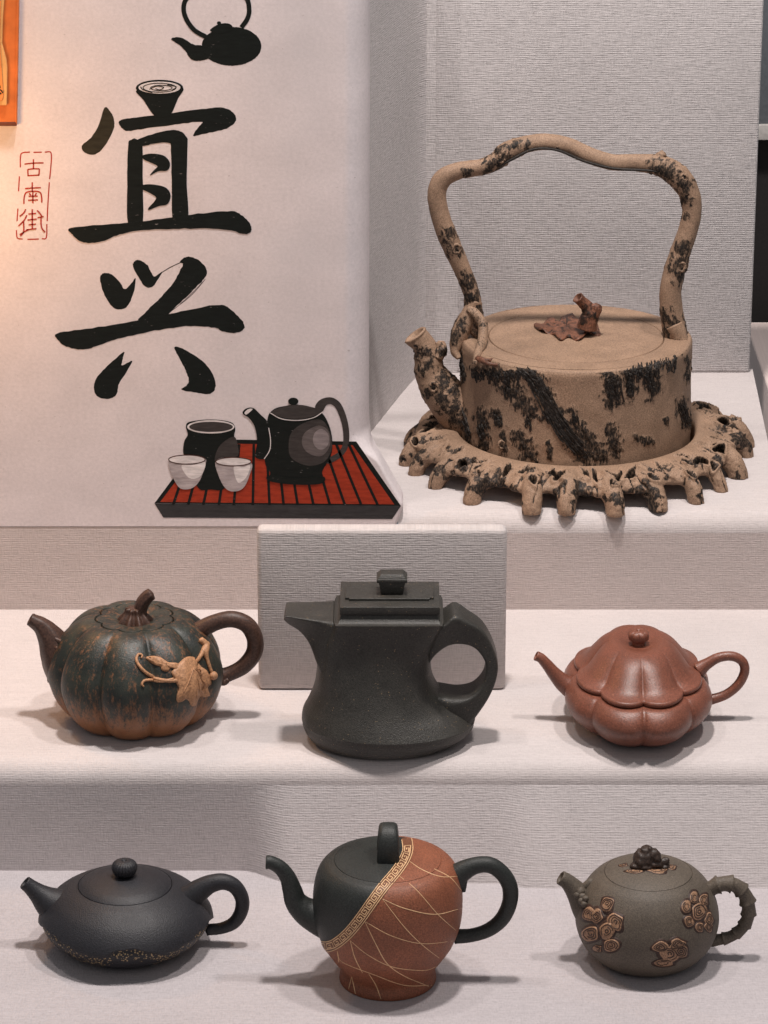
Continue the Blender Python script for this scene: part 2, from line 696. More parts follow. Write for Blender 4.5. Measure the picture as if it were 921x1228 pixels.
# ------------------------------------------------------------------ the mural wall
YM_ = min(wall2(-460), wall2(24)) - 0.8
zb = ZB
ztop = on_depth(200, -90, YM_).z
mural = thing('mural_wall', (on_depth(200, 600, YM_).x, YM_, zb),
              'whitish plaster wall painted with black brush characters, teaware and a red tray', 'wall')
mural['kind'] = 'thing'
MO = Vector((on_depth(200, 600, YM_).x, YM_, zb))


def right_edge(z):
    """outline of the wall's right end: upright above, a foot below that follows the painted tray"""
    y = proj(Vector((0, YM_, z)))[1]
    if y < 520:
        return 412.0, 34.0
    t = smooth(520, 556, y)
    edge = 447 + (484 - 447) * max(0, min(1, (y - 540) / 66))
    if y > 606:
        edge = 484 - (y - 606) * 0.35
    R = 34 * (1 - t) + 5 * t
    return (412 * (1 - t) + (edge - 4) * t), R


V = []
NZ, NXM = 150, 60
for i in range(NZ + 1):
    z = zb + (ztop - zb) * i / NZ
    x0, R = right_edge(z)
    py = proj(Vector((0, YM_, z)))[1]
    xa = on_depth(x0, py, YM_).x
    Rk = R
    for j in range(NXM + 1):
        x = -760 + (xa + 760) * j / NXM
        V.append(Vector((x, YM_, z)) - MO)
    for j in range(1, 13):
        a = j / 12 * math.pi / 2
        V.append(Vector((xa + Rk * math.sin(a), YM_ + Rk * 1.6 * (1 - math.cos(a)), z)) - MO)
    V.append(Vector((xa + Rk, YM_ + Rk * 1.6 + 40, z)) - MO)
ncol = NXM + 14
make('plaster', V, grid_faces(NZ + 1, ncol, False), M['plaster'], mural)

INK = mat_paint('black_ink', (0.0055, 0.0075, 0.0065), 0.55, 0.8)
OLIVE = mat_paint('olive_ink', (0.028, 0.024, 0.015), 0.5)
RED = mat_paint('tray_red', (0.30, 0.032, 0.012), 0.6)
SEAL = mat_paint('seal_red', (0.33, 0.035, 0.025), 0.6)
WHITE = mat_paint('white_paint', (0.62, 0.57, 0.56), 0.6)
CUP = mat_paint('cup_grey', (0.36, 0.31, 0.31), 0.6)
G1 = mat_paint('grey_paint_dark', (0.045, 0.038, 0.036), 0.5)
G2 = mat_paint('grey_paint', (0.115, 0.095, 0.092), 0.5)
G3 = mat_paint('grey_paint_light', (0.22, 0.185, 0.185), 0.5)
NAVY = mat_paint('tray_side', (0.035, 0.033, 0.034), 0.5)
RIM = mat_paint('brown_outline', (0.06, 0.025, 0.018), 0.5)


def empty_part(name, parent, label=None):
    o = bpy.data.objects.new(name, None)
    COL.objects.link(o)
    o.parent = parent
    if label:
        o['label'] = label
    return o


def fill(poly, layer):
    """flat paint film inside a traced outline, on the wall's face"""
    pts = [on_depth(x, y, YM_) - MO for x, y in poly]
    tris = tessellate_polygon([[Vector((p.x, p.z, 0)) for p in pts]])
    yy = -0.14 - 0.13 * layer
    V = [Vector((p.x, yy, p.z)) for p in pts] + [Vector((p.x, 0.4, p.z)) for p in pts]
    n = len(pts)
    Fc = [tuple(t) for t in tris] + [(i, (i + 1) % n, n + (i + 1) % n, n + i) for i in range(n)]
    return V, Fc


def paint(name, polys, mat, parent, layer=0, org=(0, 0), sc=1.0, curve=True, rough=0.0, label=None, zoom=True):
    ms = []
    for poly in polys:
        pl = [(org[0] + x / sc, org[1] + y / sc) for x, y in poly]
        if curve:
            pl = cr(pl, 6, True)
        if rough:
            pl = [(x + rough * nz((x, y, layer), 0.9), y + rough * nz((y, x, 3 + layer), 0.9)) for x, y in pl]
        ms.append(fill(pl, layer))
    V, Fc = merge(*ms)
    o = make(name, V, Fc, mat, parent, smooth=False)
    fix_normals(o)
    if label:
        o['label'] = label
    return o


def stroke(pts, w, closed=False, dens=5, taper=0.0):
    """outline of a brush line of width w through picture points"""
    D = cr(pts, dens, closed)
    m = len(D)
    L, Rr = [], []
    for i, p in enumerate(D):
        a, b = D[(i - 1) % m if closed else max(0, i - 1)], D[(i + 1) % m if closed else min(m - 1, i + 1)]
        tx, ty = b[0] - a[0], b[1] - a[1]
        q = math.hypot(tx, ty) or 1
        ww = w / 2 * (1 - taper * abs(2 * i / max(1, m - 1) - 1))
        L.append((p[0] - ty / q * ww, p[1] + tx / q * ww))
        Rr.append((p[0] + ty / q * ww, p[1] - tx / q * ww))
    return L, Rr


def lines(name, sets, w, mat, parent, layer=0, org=(0, 0), sc=1.0, closed=False, taper=0.0):
    V, Fc = [], []
    for pts in sets:
        pl = [(org[0] + x / sc, org[1] + y / sc) for x, y in pts]
        if len(pl) == 2:
            pl = [pl[0], ((pl[0][0] + pl[1][0]) / 2, (pl[0][1] + pl[1][1]) / 2), pl[1]]
        L, Rr = stroke(pl, w, closed, taper=taper)
        b0 = len(V)
        m = len(L)
        for (a, b) in zip(L, Rr):
            for q in (a, b):
                p = on_depth(q[0], q[1], YM_) - MO
                V.append(Vector((p.x, -0.14 - 0.13 * layer, p.z)))
        for i in range(m if closed else m - 1):
            j = (i + 1) % m
            Fc.append((b0 + 2 * i, b0 + 2 * i + 1, b0 + 2 * j + 1, b0 + 2 * j))
    o = make(name, V, Fc, mat, parent, smooth=False)
    return o


def ell(cx, cy, rx, ry, n=28, a0=0, a1=2 * math.pi):
    return [(cx + rx * math.cos(a0 + (a1 - a0) * i / n), cy + ry * math.sin(a0 + (a1 - a0) * i / n)) for i in range(n)]


Z1 = dict(org=(0, 0), sc=2.791)
Z2 = dict(org=(40, 290), sc=3.176)
Z3 = dict(org=(170, 450), sc=2.791)
# painted kettle with a hoop handle
kt = empty_part('painted_kettle', mural, 'black painted kettle with a thin hoop handle, at the top')
paint('kettle_body', [ell(775, 155, 100, 65)], INK, kt, 0, **Z1, rough=0.6)
paint('kettle_spout', [[(573, 132), (585, 125), (612, 128), (645, 148), (672, 152), (700, 160), (705, 190), (670, 203), (640, 198), (622, 172), (600, 150)]], INK, kt, 1, **Z1, rough=0.5)
paint('kettle_lid', [[(704, 104), (712, 92), (735, 80), (762, 78), (778, 88), (776, 104), (740, 112)]], INK, kt, 1, **Z1)
paint('kettle_knob', [ell(733, 77, 7, 6, 12)], INK, kt, 0, **Z1)
lines('kettle_handle', [[(692, 125), (650, 100), (622, 60), (615, 20), (632, -12), (690, -40), (770, -42), (822, -10), (834, 30), (828, 62), (808, 92)]], 5.6, INK, kt, 2, **Z1)
# painted bowl on the roof of the first character
bw = empty_part('painted_bowl', mural, 'small painted bowl with a white swirled mouth standing on the character')
paint('bowl_body', [[(457, 302), (480, 335), (515, 385), (545, 392), (572, 382), (596, 330), (612, 294), (535, 300)]], INK, bw, 1, **Z1)
paint('bowl_rim', [ell(534, 294, 79, 27)], INK, bw, 2, **Z1)
paint('bowl_mouth', [ell(534, 293, 70, 20)], WHITE, bw, 3, **Z1)
lines('bowl_swirl', [ell(534, 293, 55, 15), ell(540, 294, 36, 9)], 1.0, INK, bw, 4, **Z1, closed=True)
lines('bowl_swirl', [[(500, 298), (525, 288), (548, 292), (535, 300), (520, 296)], [(470, 290), (480, 300), (510, 310)], [(560, 283), (590, 290), (575, 302)]], 1.0, INK, bw, 5, **Z1)
# first character
c1 = empty_part('painted_character', mural, 'large black brush character under the painted bowl')
paint('stroke', [[(350, 360), (368, 372), (381, 398), (381, 430), (362, 470), (335, 507), (305, 518), (278, 505), (276, 485), (305, 460), (330, 418)]], OLIVE, c1, 0, **Z1, rough=0.4)
paint('stroke', [[(397, 408), (425, 397), (500, 388), (620, 372), (700, 362), (742, 360), (775, 372), (791, 402), (758, 430), (700, 444), (652, 455), (649, 448), (664, 425), (674, 408), (600, 415), (500, 428), (430, 438), (410, 430)]], INK, c1, 0, **Z1, rough=0.7)
paint('stroke', [[(429, 484), (440, 468), (452, 464), (468, 474), (477, 490), (478, 600), (478, 742), (455, 748), (428, 745), (426, 600)]], INK, c1, 1, **Z1, rough=0.5)
paint('stroke', [[(456, 470), (520, 446), (575, 435), (605, 440), (624, 458), (628, 480), (625, 600), (629, 738), (600, 742), (578, 738), (575, 600), (572, 500), (566, 478), (520, 480), (476, 488)]], INK, c1, 2, **Z1, rough=0.5)
paint('stroke', [[(478, 520), (510, 514), (550, 522), (569, 547), (560, 570), (530, 573), (503, 586), (514, 570), (527, 556), (502, 543), (481, 533)]], INK, c1, 3, **Z1)
paint('stroke', [[(476, 620), (510, 617), (555, 628), (571, 655), (560, 683), (530, 690), (500, 702), (497, 696), (515, 676), (522, 660), (500, 645), (478, 634)]], INK, c1, 3, **Z1)
paint('stroke', [[(240, 762), (400, 748), (520, 735), (640, 718), (760, 706), (800, 714), (835, 745), (842, 768), (832, 780), (808, 782), (775, 771), (700, 765), (600, 765), (480, 770), (400, 785), (350, 805), (300, 813), (265, 805), (243, 785)]], INK, c1, 3, **Z1, rough=0.9)
# second character
c2 = empty_part('painted_character', mural, 'large black brush character above the painted tray')
paint('stroke', [[(255, 132), (270, 119), (298, 124), (330, 155), (348, 180), (372, 160), (389, 138), (384, 185), (362, 240), (335, 257), (305, 250), (275, 210), (258, 165)]], INK, c2, 0, **Z2, rough=0.6)
paint('stroke', [[(379, 84), (392, 70), (412, 73), (435, 90), (450, 118), (462, 132), (490, 115), (470, 150), (452, 172), (425, 170), (405, 142), (385, 108)]], INK, c2, 0, **Z2, rough=0.5)
paint('stroke', [[(559, 76), (575, 60), (602, 58), (640, 78), (661, 110), (650, 140), (610, 182), (550, 240), (495, 292), (440, 300), (398, 298), (430, 265), (480, 215), (530, 160), (562, 105), (570, 84)]], INK, c2, 0, **Z2, rough=1.0)
lines('stroke', [[(484, 120), (520, 98), (562, 78)]], 0.9, INK, c2, 0, **Z2)
lines('stroke', [[(655, 142), (600, 205), (520, 268)], [(648, 150), (600, 200), (560, 236)]], 0.55, INK, c2, 0, **Z2)
paint('stroke', [[(90, 350), (200, 332), (350, 308), (480, 282), (600, 258), (700, 240), (740, 248), (785, 290), (804, 318), (795, 338), (765, 347), (720, 340), (680, 325), (580, 322), (480, 335), (360, 360), (290, 378), (240, 398), (180, 410), (130, 400), (97, 378)]], INK, c2, 1, **Z2, rough=1.0)
paint('stroke', [[(346, 419), (340, 445), (337, 469), (355, 463), (377, 454), (352, 500), (326, 540), (316, 582), (283, 598), (246, 590), (230, 560), (240, 520), (280, 475), (318, 440)]], INK, c2, 0, **Z2, rough=0.6)
paint('stroke', [[(537, 403), (560, 403), (618, 435), (662, 472), (690, 520), (692, 560), (668, 580), (620, 574), (565, 563), (582, 548), (592, 528), (580, 490), (560, 450)]], INK, c2, 0, **Z2, rough=0.6)
# brush spatter
# red seal: border and three small characters
sl = empty_part('painted_seal', mural, 'narrow red painted seal of three small characters in a broken frame')
lines('seal_border', [[(68, 560), (69, 520), (78, 511), (100, 509)], [(112, 510), (140, 509)], [(150, 509), (171, 512), (170, 560), (166, 600)], [(165, 610), (160, 690), (158, 740)], [(157, 750), (155, 795), (140, 799)], [(130, 800), (92, 801)], [(76, 800), (58, 796), (55, 770)], [(57, 740), (60, 698)], [(62, 640), (65, 590)]], 1.5, SEAL, sl, 0, **Z1)
lines('seal_character', [[(82, 549), (112, 546), (146, 545)], [(112, 533), (112, 566)], [(93, 567), (112, 565), (132, 565)], [(93, 567), (94, 590)], [(132, 565), (130, 588)], [(94, 588), (130, 586)]], 1.7, SEAL, sl, 0, **Z1)
lines('seal_character', [[(84, 631), (110, 629), (137, 628)], [(108, 610), (108, 642)], [(80, 682), (81, 660), (88, 644), (110, 640), (133, 643), (139, 658), (140, 678)], [(96, 657), (126, 656)], [(94, 670), (127, 669)], [(110, 642), (110, 680)], [(98, 646), (103, 654)], [(122, 646), (117, 654)]], 1.7, SEAL, sl, 1, **Z1)
lines('seal_character', [[(86, 700), (80, 712), (66, 724)], [(90, 720), (80, 738), (62, 756)], [(79, 742), (79, 775), (68, 790)], [(95, 716), (121, 714)], [(108, 700), (108, 766)], [(92, 736), (123, 733)], [(96, 752), (120, 750)], [(88, 769), (122, 765)], [(124, 704), (132, 712), (140, 724)], [(126, 728), (146, 725)], [(137, 727), (139, 760), (151, 778)], [(66, 785), (88, 772), (96, 769)]], 1.7, SEAL, sl, 2, **Z1)
# tray set
tr = empty_part('painted_tray', mural, 'painted red slatted tea tray with a dark front edge')
paint('tray_border', [[(43, 428), (200, 217), (300, 215), (718, 222), (868, 438)]], INK, tr, 0, **Z3, curve=False)
paint('tray_bed', [[(62, 424), (208, 228), (706, 234), (845, 432)]], RED, tr, 1, **Z3, curve=False)
paint('tray_front', [[(43, 429), (868, 437), (838, 481), (72, 476)]], NAVY, tr, 2, **Z3, curve=False)
xf = [105, 155, 206, 258, 308, 372, 428, 475, 522, 575, 630, 680, 735, 790]
lines('tray_gap', [[(x, 434), (375 + (x - 372) * 0.76, 230)] for x in xf], 3.2, INK, tr, 3, **Z3)
jr = empty_part('painted_jar', mural, 'painted black jar with a white rim behind two cups')
paint('jar_body', [[(148, 172), (160, 156), (230, 148), (298, 157), (313, 180), (309, 203), (321, 230), (323, 262), (315, 290), (280, 376), (230, 382), (190, 378), (162, 310), (140, 262), (142, 222), (154, 198)]], INK, jr, 4, **Z3)
paint('jar_sheen', [[(245, 275), (258, 240), (285, 215), (310, 206), (321, 232), (322, 268), (285, 276), (250, 290)]], G1, jr, 5, **Z3)
paint('jar_rim', [ell(231, 172, 79, 22)], WHITE, jr, 6, **Z3)
paint('jar_mouth', [ell(232, 172, 73, 17)], G1, jr, 7, **Z3)
for k, (body, rim, facet) in enumerate((
        ([(91, 285), (120, 268), (155, 266), (212, 278), (210, 305), (195, 350), (168, 377), (130, 378), (106, 345), (93, 312)], (151, 281, 61, 15),
         [(133, 302), (170, 300), (212, 290), (205, 325), (186, 343), (156, 341)]),
        ([(248, 285), (300, 275), (366, 293), (362, 330), (342, 374), (312, 388), (281, 378), (257, 335)], (307, 288, 59, 14),
         [(308, 306), (340, 306), (363, 302), (350, 340), (322, 358)]))):
    cu = empty_part('painted_cup', mural, ('painted pale cup beside the jar, farther from the teapot', 'painted pale cup in front of the jar, beside the teapot')[k])
    paint('cup_body', [body], CUP, cu, 8, **Z3)
    paint('cup_mouth', [ell(*rim)], WHITE, cu, 9, **Z3)
    paint('cup_facet', [facet], WHITE, cu, 9, **Z3)
    lines('cup_rim', [ell(*rim)], 1.1, RIM, cu, 10, **Z3, closed=True)
tp = empty_part('painted_teapot', mural, 'large painted black teapot with grey sheen on the red tray')
paint('handle', [[(580, 108), (592, 86), (615, 75), (642, 76), (668, 98), (688, 150), (695, 205), (686, 250), (658, 280), (622, 296), (628, 276), (660, 255), (674, 222), (671, 170), (654, 118), (636, 98), (618, 100), (602, 124)]], G1, tp, 3, **Z3)
paint('body', [[(430, 124), (462, 106), (540, 100), (598, 122), (626, 165), (638, 220), (632, 272), (604, 322), (608, 358), (560, 366), (480, 362), (425, 351), (430, 325), (412, 290), (413, 200), (420, 150)]], INK, tp, 4, **Z3)
paint('sheen', [[(494, 262), (497, 200), (535, 163), (598, 148), (630, 190), (636, 245), (612, 288), (565, 302), (520, 290)]], G1, tp, 5, **Z3)
paint('sheen', [[(536, 225), (548, 190), (592, 168), (624, 186), (629, 235), (600, 270), (555, 258)]], G2, tp, 6, **Z3)
paint('sheen', [ell(600, 214, 27, 34)], G3, tp, 7, **Z3)
paint('lid', [[(434, 122), (470, 106), (512, 98), (568, 106), (602, 121), (570, 138), (520, 147), (460, 138)]], G1, tp, 5, **Z3)
lines('lid_line', [[(430, 125), (468, 145), (525, 150), (575, 141), (607, 121)]], 1.0, WHITE, tp, 8, **Z3)
paint('knob', [ell(507, 87, 17, 12)], INK, tp, 6, **Z3)
paint('spout', [[(338, 122), (352, 110), (374, 110), (398, 132), (420, 155), (431, 195), (427, 255), (410, 279), (380, 272), (386, 222), (378, 172), (358, 142), (342, 132)]], INK, tp, 6, **Z3)
paint('spout_mouth', [[(344, 124), (356, 113), (371, 112), (360, 124), (349, 131)]], WHITE, tp, 7, **Z3)
lines('spout_line', [[(425, 175), (431, 215), (428, 250), (410, 279)]], 1.0, WHITE, tp, 8, **Z3)
paint('foot', [[(428, 336), (520, 345), (605, 338), (608, 358), (560, 366), (480, 363), (424, 352)]], INK, tp, 8, **Z3)

# ------------------------------------------------------------------ orange wooden sign at the wall's upper end, and the lamp that glows on it
ORANGE = mat_plain('orange_wood', (0.50, 0.13, 0.028), 0.45, 0.2, 60)
TAN = mat_plain('tan_wood', (0.58, 0.32, 0.12), 0.5, 0.15, 60)
DKW = mat_plain('dark_edge', (0.10, 0.022, 0.01), 0.5)
sg0 = on_depth(-40, 150, YM_)
sg = thing('wooden_sign', sg0, 'orange wooden sign board on the plaster wall beside the red seal', 'sign')


def slab_poly(poly, y0, y1):
    pts = [on_depth(x, y, YM_) - sg0 for x, y in poly]
    n = len(pts)
    V = [Vector((p.x, -y1, p.z)) for p in pts] + [Vector((p.x, -y0, p.z)) for p in pts]
    Fc = [tuple(range(n)), tuple(range(2 * n - 1, n - 1, -1))] + [(i, (i + 1) % n, n + (i + 1) % n, n + i) for i in range(n)]
    return V, Fc


def sgpart(name, poly, y0, y1, mat):
    o = make(name, *slab_poly(poly, y0, y1), mat, sg, smooth=False)
    fix_normals(o)
    b = o.modifiers.new('bevel', 'BEVEL')
    b.width, b.segments = 0.0006, 2
    return o


sgpart('board', [(-90, -80), (23.5, -80), (22.5, 20), (20.5, 146), (-90, 146)], 0, 7, ORANGE)
sgpart('bottom_edge', [(-90, 145), (20, 144.6), (21, 149.5), (-90, 149.5)], 0, 8.5, DKW)
sgpart('side_edge', [(21.2, -80), (24.2, -80), (23.2, 20), (20.9, 149), (18.4, 144)], 0, 8.2, ORANGE)
sgpart('panel', [(-90, -80), (7, -80), (6, 0), (4.5, 20), (3.5, 50), (8.8, 70), (9.8, 80), (9.2, 124), (-90, 124)], 7, 12, TAN)
sgpart('inner_panel', [(-90, -80), (3, -80), (2.5, 0), (1.2, 45), (5.6, 113), (4, 118), (-90, 118)], 12, 14, mat_plain('pale_orange_wood', (0.62, 0.22, 0.06), 0.5, 0.2, 60))
V, Fc = [], []
for pts in ([(-3, 96), (0.5, 99), (1.5, 103)], [(-2, 106), (2, 105), (5, 108.5)], [(-3, 110), (0, 108), (3, 110)]):
    L, Rr = stroke(pts, 1.6)
    b0 = len(V)
    for a, b in zip(L, Rr):
        for q in (a, b):
            p = on_depth(q[0], q[1], YM_) - sg0
            V.append(Vector((p.x, -14.4, p.z)))
    for i in range(len(L) - 1):
        Fc.append((b0 + 2 * i, b0 + 2 * i + 1, b0 + 2 * i + 3, b0 + 2 * i + 2))
make('lettering', V, Fc, INK, sg, smooth=False)
lo = bpy.data.objects.new('orange_lamp', lamp)
COL.objects.link(lo)
lo.location = (on_depth(-125, 190, YM_) + Vector((0, -230, 0))) * S

# ------------------------------------------------------------------ 1. tree trunk teapot in its root stand
BARKC = (0.010, 0.0075, 0.006)
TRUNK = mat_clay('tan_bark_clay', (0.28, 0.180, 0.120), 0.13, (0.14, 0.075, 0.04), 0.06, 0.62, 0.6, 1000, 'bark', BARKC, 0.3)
LEAFM = mat_clay('brown_leaf_clay', (0.145, 0.060, 0.035), 0.25, None, 0, 0.5, 0.4, 700, 'bark', BARKC, 0.35)

t1 = Pot('trunk_teapot', 688, 546, H1, 'tan tree trunk teapot with black bark patches and a tall branch handle')
STR = [  # bark streaks: polyline in the picture, width
    ([(630, 440), (648, 462), (662, 490), (680, 520), (704, 552)], 22), ([(622, 440), (640, 455)], 10), ([(592, 446), (610, 462), (640, 496)], 26),
    ([(636, 488), (646, 502)], 16), ([(552, 424), (557, 458)], 7), ([(566, 442), (624, 448)], 9), ([(577, 496), (580, 534)], 19), ([(594, 494), (600, 510)], 14),
    ([(602, 524), (606, 540)], 12), ([(622, 524), (634, 544)], 24), ([(553, 486), (562, 528)], 9), ([(684, 492), (690, 506)], 14), ([(694, 514), (712, 536)], 20),
    ([(732, 446), (736, 480)], 27), ([(752, 440), (757, 472)], 18), ([(770, 438), (784, 462)], 24), ([(760, 436), (812, 424)], 13), ([(786, 470), (778, 480)], 9),
    ([(816, 484), (824, 508)], 17), ([(690, 530), (722, 544)], 26), ([(732, 516), (738, 540)], 20), ([(762, 526), (778, 530)], 11), ([(806, 420), (818, 418)], 10),
    ([(658, 532), (660, 548)], 8), ([(824, 430), (824, 455)], 8), ([(796, 502), (800, 508)], 6)]


def bark_at(q, P):
    p = (q[0] + 5 * nz(P, 0.10), q[1] + 5 * nz(P, 0.10, 9))
    best = -1
    for pl, w in STR:
        for a, b in zip(pl, pl[1:]):
            d = seg_dist(p, a, b)
            if d < w:
                best = max(best, 1 - d / (w * 0.62))
    if best < 0:
        return 0.0
    return max(0.0, min(1.0, 0.16 + best * 0.85 + 0.5 * nz(P, 0.13, 4) + 0.45 * nz((P.x, P.y, P.z * 0.3), 0.45, 2)))


N1 = 640
prof = [(120, 544), (136, 544), (138, 520), (138, 490), (137, 460), (137, 430), (137.4, 412), (136.5, 406.5), (134.5, 404), (131, 403.2)]
prof = cr(prof, 20)
Vb, attr = [], []
for r, y in prof:
    z = t1.P(t1.cx, y).z
    for j in range(N1):
        a = 2 * math.pi * j / N1
        rr = r * t1.k * (1 + 0.006 * math.sin(3 * a + 1) + 0.004 * math.sin(7 * a))
        v = Vector((rr * math.cos(a), rr * math.sin(a), z))
        f = Vector((v.x, -abs(v.y), v.z))
        b = bark_at(t1.px(f), v) if (r > 130) else 0
        if y < 405.0:
            b *= 0.0
        sk = Vector((v.x + 0.5 * v.z, v.y, v.z * 0.16))
        rel = b * (0.3 + 3.2 * abs(nz(sk, 0.24)) + 1.2 * nz(sk, 0.6, 3) + 1.3 * nz(v, 0.55)) + 0.7 * nz(v, 0.045)
        Vb.append(v + Vector((math.cos(a), math.sin(a), 0)) * rel)
        attr.append(b)
Fb = grid_faces(len(prof), N1, True)
zt1 = t1.P(t1.cx, 403).z
b0 = len(Vb)                                                     # top ring down to the lid's seat
for r, dz in ((131, 0.0), (105.5, 0.0), (104.2, -0.8), (104, -7)):
    for j in range(N1):
        a = 2 * math.pi * j / N1
        Vb.append(Vector((r * t1.k * math.cos(a), r * t1.k * math.sin(a), zt1 - 0.1 + dz)))
        attr.append(0)
Fb += [tuple(i + b0 for i in f) for f in grid_faces(4, N1, True)]
t1.add('body', (Vb, Fb), TRUNK, attrs={'bark': attr}, fix=False, sharp=70)
lv, lf = t1.lathe([(103.6, 408), (103.4, 404.2), (102.6, 403.2), (80, 402.9), (40, 402.7), (0, 402.6)], 160, raw=True)
lid1 = t1.add('lid', (lv, lf), TRUNK, attrs={'bark': [0.0] * len(lv)}, sharp=40)


def barky(amount, seed, thr=0.1):
    def f(p):
        return max(0.0, min(1.0, 0.5 + 1.9 * (nz(p, 0.045, seed) + 0.35 * nz(p, 0.2, seed) - thr) * amount))
    return f


def branch(pot, name, path, mat, bf, parent=None, n=26, seg=12, open_end=False, rel=1.7, squash=0.95, twist=0.6):
    def d(q, t, a):
        b = bf(q)
        return b * rel * (0.35 + 1.6 * abs(nz(q, 0.25))) + 0.8 * nz(q, 0.09) * twist + 0.5 * math.sin(a * 3 + t * 14) * twist
    V, Fc = tube_mesh(pot.path(path), n, seg, squash, open_end, disp=d)
    return pot.add(name, (V, Fc), mat, parent, attrs={'bark': [bf(v) for v in V]})


def spot_bark(pot, spots, soft=0.5):
    """bark mask from picture spots (x, y, r)"""
    def f(p):
        q = pot.px(p)
        b = 0.0
        for x, y, r in spots:
            d = math.hypot(q[0] - x, q[1] - y)
            if d < r * 1.6:
                b = max(b, min(1.0, max(0.0, 1.08 - d / r * 0.62 + 0.9 * nz((p[0], p[1], p[2] * 0.45), 0.2, 3) + 0.4 * nz((p[0], p[1], p[2] * 0.4), 0.5, 1))))
        return b
    return f


hp = [(571, 392, 22), (568, 372, 21), (565, 350, 19), (556, 326, 20), (545, 302, 22), (534, 276, 23), (526, 250, 22), (524, 230, 22), (532, 213, 22), (552, 204, 20), (578, 200, 19),
      (596, 192, 21), (608, 182, 23), (632, 173, 20), (658, 170.5, 19), (684, 176, 19), (708, 187, 19), (734, 194.5, 19), (762, 195, 20), (790, 198, 24), (812, 210, 28), (826, 230, 25),
      (830, 252, 23), (826, 274, 23), (817, 300, 24), (809, 324, 25), (804, 350, 26), (806, 378, 27), (810, 402, 28)]
hb = spot_bark(t1, [(538, 282, 9), (547, 300, 9), (560, 340, 12), (566, 356, 11), (572, 371, 10), (567, 385, 8), (586, 201, 9), (600, 196, 12), (604, 184, 11), (620, 176, 8), (632, 173, 6), (560, 206, 6),
                    (670, 180, 3), (790, 202, 12), (806, 210, 12), (818, 222, 11), (822, 240, 8), (822, 262, 5), (818, 300, 10), (814, 318, 12), (818, 330, 11), (822, 290, 6),
                    (800, 378, 9), (812, 390, 11), (818, 405, 9), (802, 396, 8)])
hd = branch(t1, 'handle', hp, TRUNK, hb, n=30, seg=10, rel=1.4)


def knot(px, py, r, w=0, parent=hd, name='knot'):
    c = t1.P(px, py, w)
    P = [(c.x + r * 0.75 * math.cos(a), c.y - 0.5, c.z + r * math.sin(a) * 0.9, r * 0.34) for a in [2 * math.pi * i / 14 for i in range(15)]]
    V, Fc = tube_mesh(P, 10, 2)
    V2, F2 = ball(c, r * 0.7, 12, 8, sc=(0.9, 0.5, 1))
    m = merge((V, Fc), (V2, F2))
    n0 = len(V)
    return t1.add(name, m, TRUNK, parent, attrs={'bark': [0.25 if nz(v, 0.4) < 0 else 0.6 for v in V] + [0.9] * len(V2)})


knot(548, 298, 7, 9)
knot(820, 214, 6.5, 11)
knot(601, 190, 6, 9)
knot(817, 320, 7, 10)
# stubs where twigs were cut, and the roots that grip the rim
branch(t1, 'twig_stub', [(816, 324, 14), (820, 314, 12), (822, 308, 9)], TRUNK, barky(0.3, 5), hd)
branch(t1, 'twig_stub', [(790, 194, 16), (792, 188, 12), (797, 184, 8)], TRUNK, barky(0.1, 5, 0.5), hd)
branch(t1, 'twig_stub', [(528, 218, 10), (525, 213, 8), (526, 210, 5)], TRUNK, barky(0.1, 5, 0.5), hd)
branch(t1, 'root', [(570, 360, 16, 2), (560, 382, 20, 4), (551, 402, 21, 8), (546, 420, 12, 14), (550, 430, 6, 20)], TRUNK, spot_bark(t1, [(548, 400, 9), (552, 386, 7), (545, 412, 5)]), hd)
branch(t1, 'root', [(562, 370, 10, 8), (572, 378, 11, 14), (579, 390, 11, 22), (578, 410, 11, 44), (573, 424, 9, 66), (570, 436, 5, 90)], TRUNK, barky(0.2, 8, 0.4), hd)
branch(t1, 'root', [(565, 388, 13, 4), (572, 400, 11, 6), (582, 408, 5, 4)], TRUNK, barky(0.2, 8, 0.3), hd)
branch(t1, 'root', [(808, 390, 24, 4), (818, 412, 16, 10), (822, 436, 10, 14), (823, 462, 5, 16)], TRUNK, spot_bark(t1, [(818, 420, 10), (823, 445, 8)]), hd)
for pts in ([(572, 430, 7, 84), (588, 432, 4, 88), (606, 428, 2.5, 74)], [(572, 430, 7, 84), (586, 436, 4, 98), (600, 438, 2.5, 98)]):
    branch(t1, 'root', pts, LEAFM, barky(0.2, 3, 0.5), hd, n=10, seg=6)
# fibrous bark: strips that lie along each streak
t1.bvh((Vb, Fb))
random.seed(5)
FIB = mat_clay('bark_fibre_clay', (0.016, 0.011, 0.008), 0.5, (0.16, 0.09, 0.05), 0.05, 0.6, 0.8, 800)
fb = []


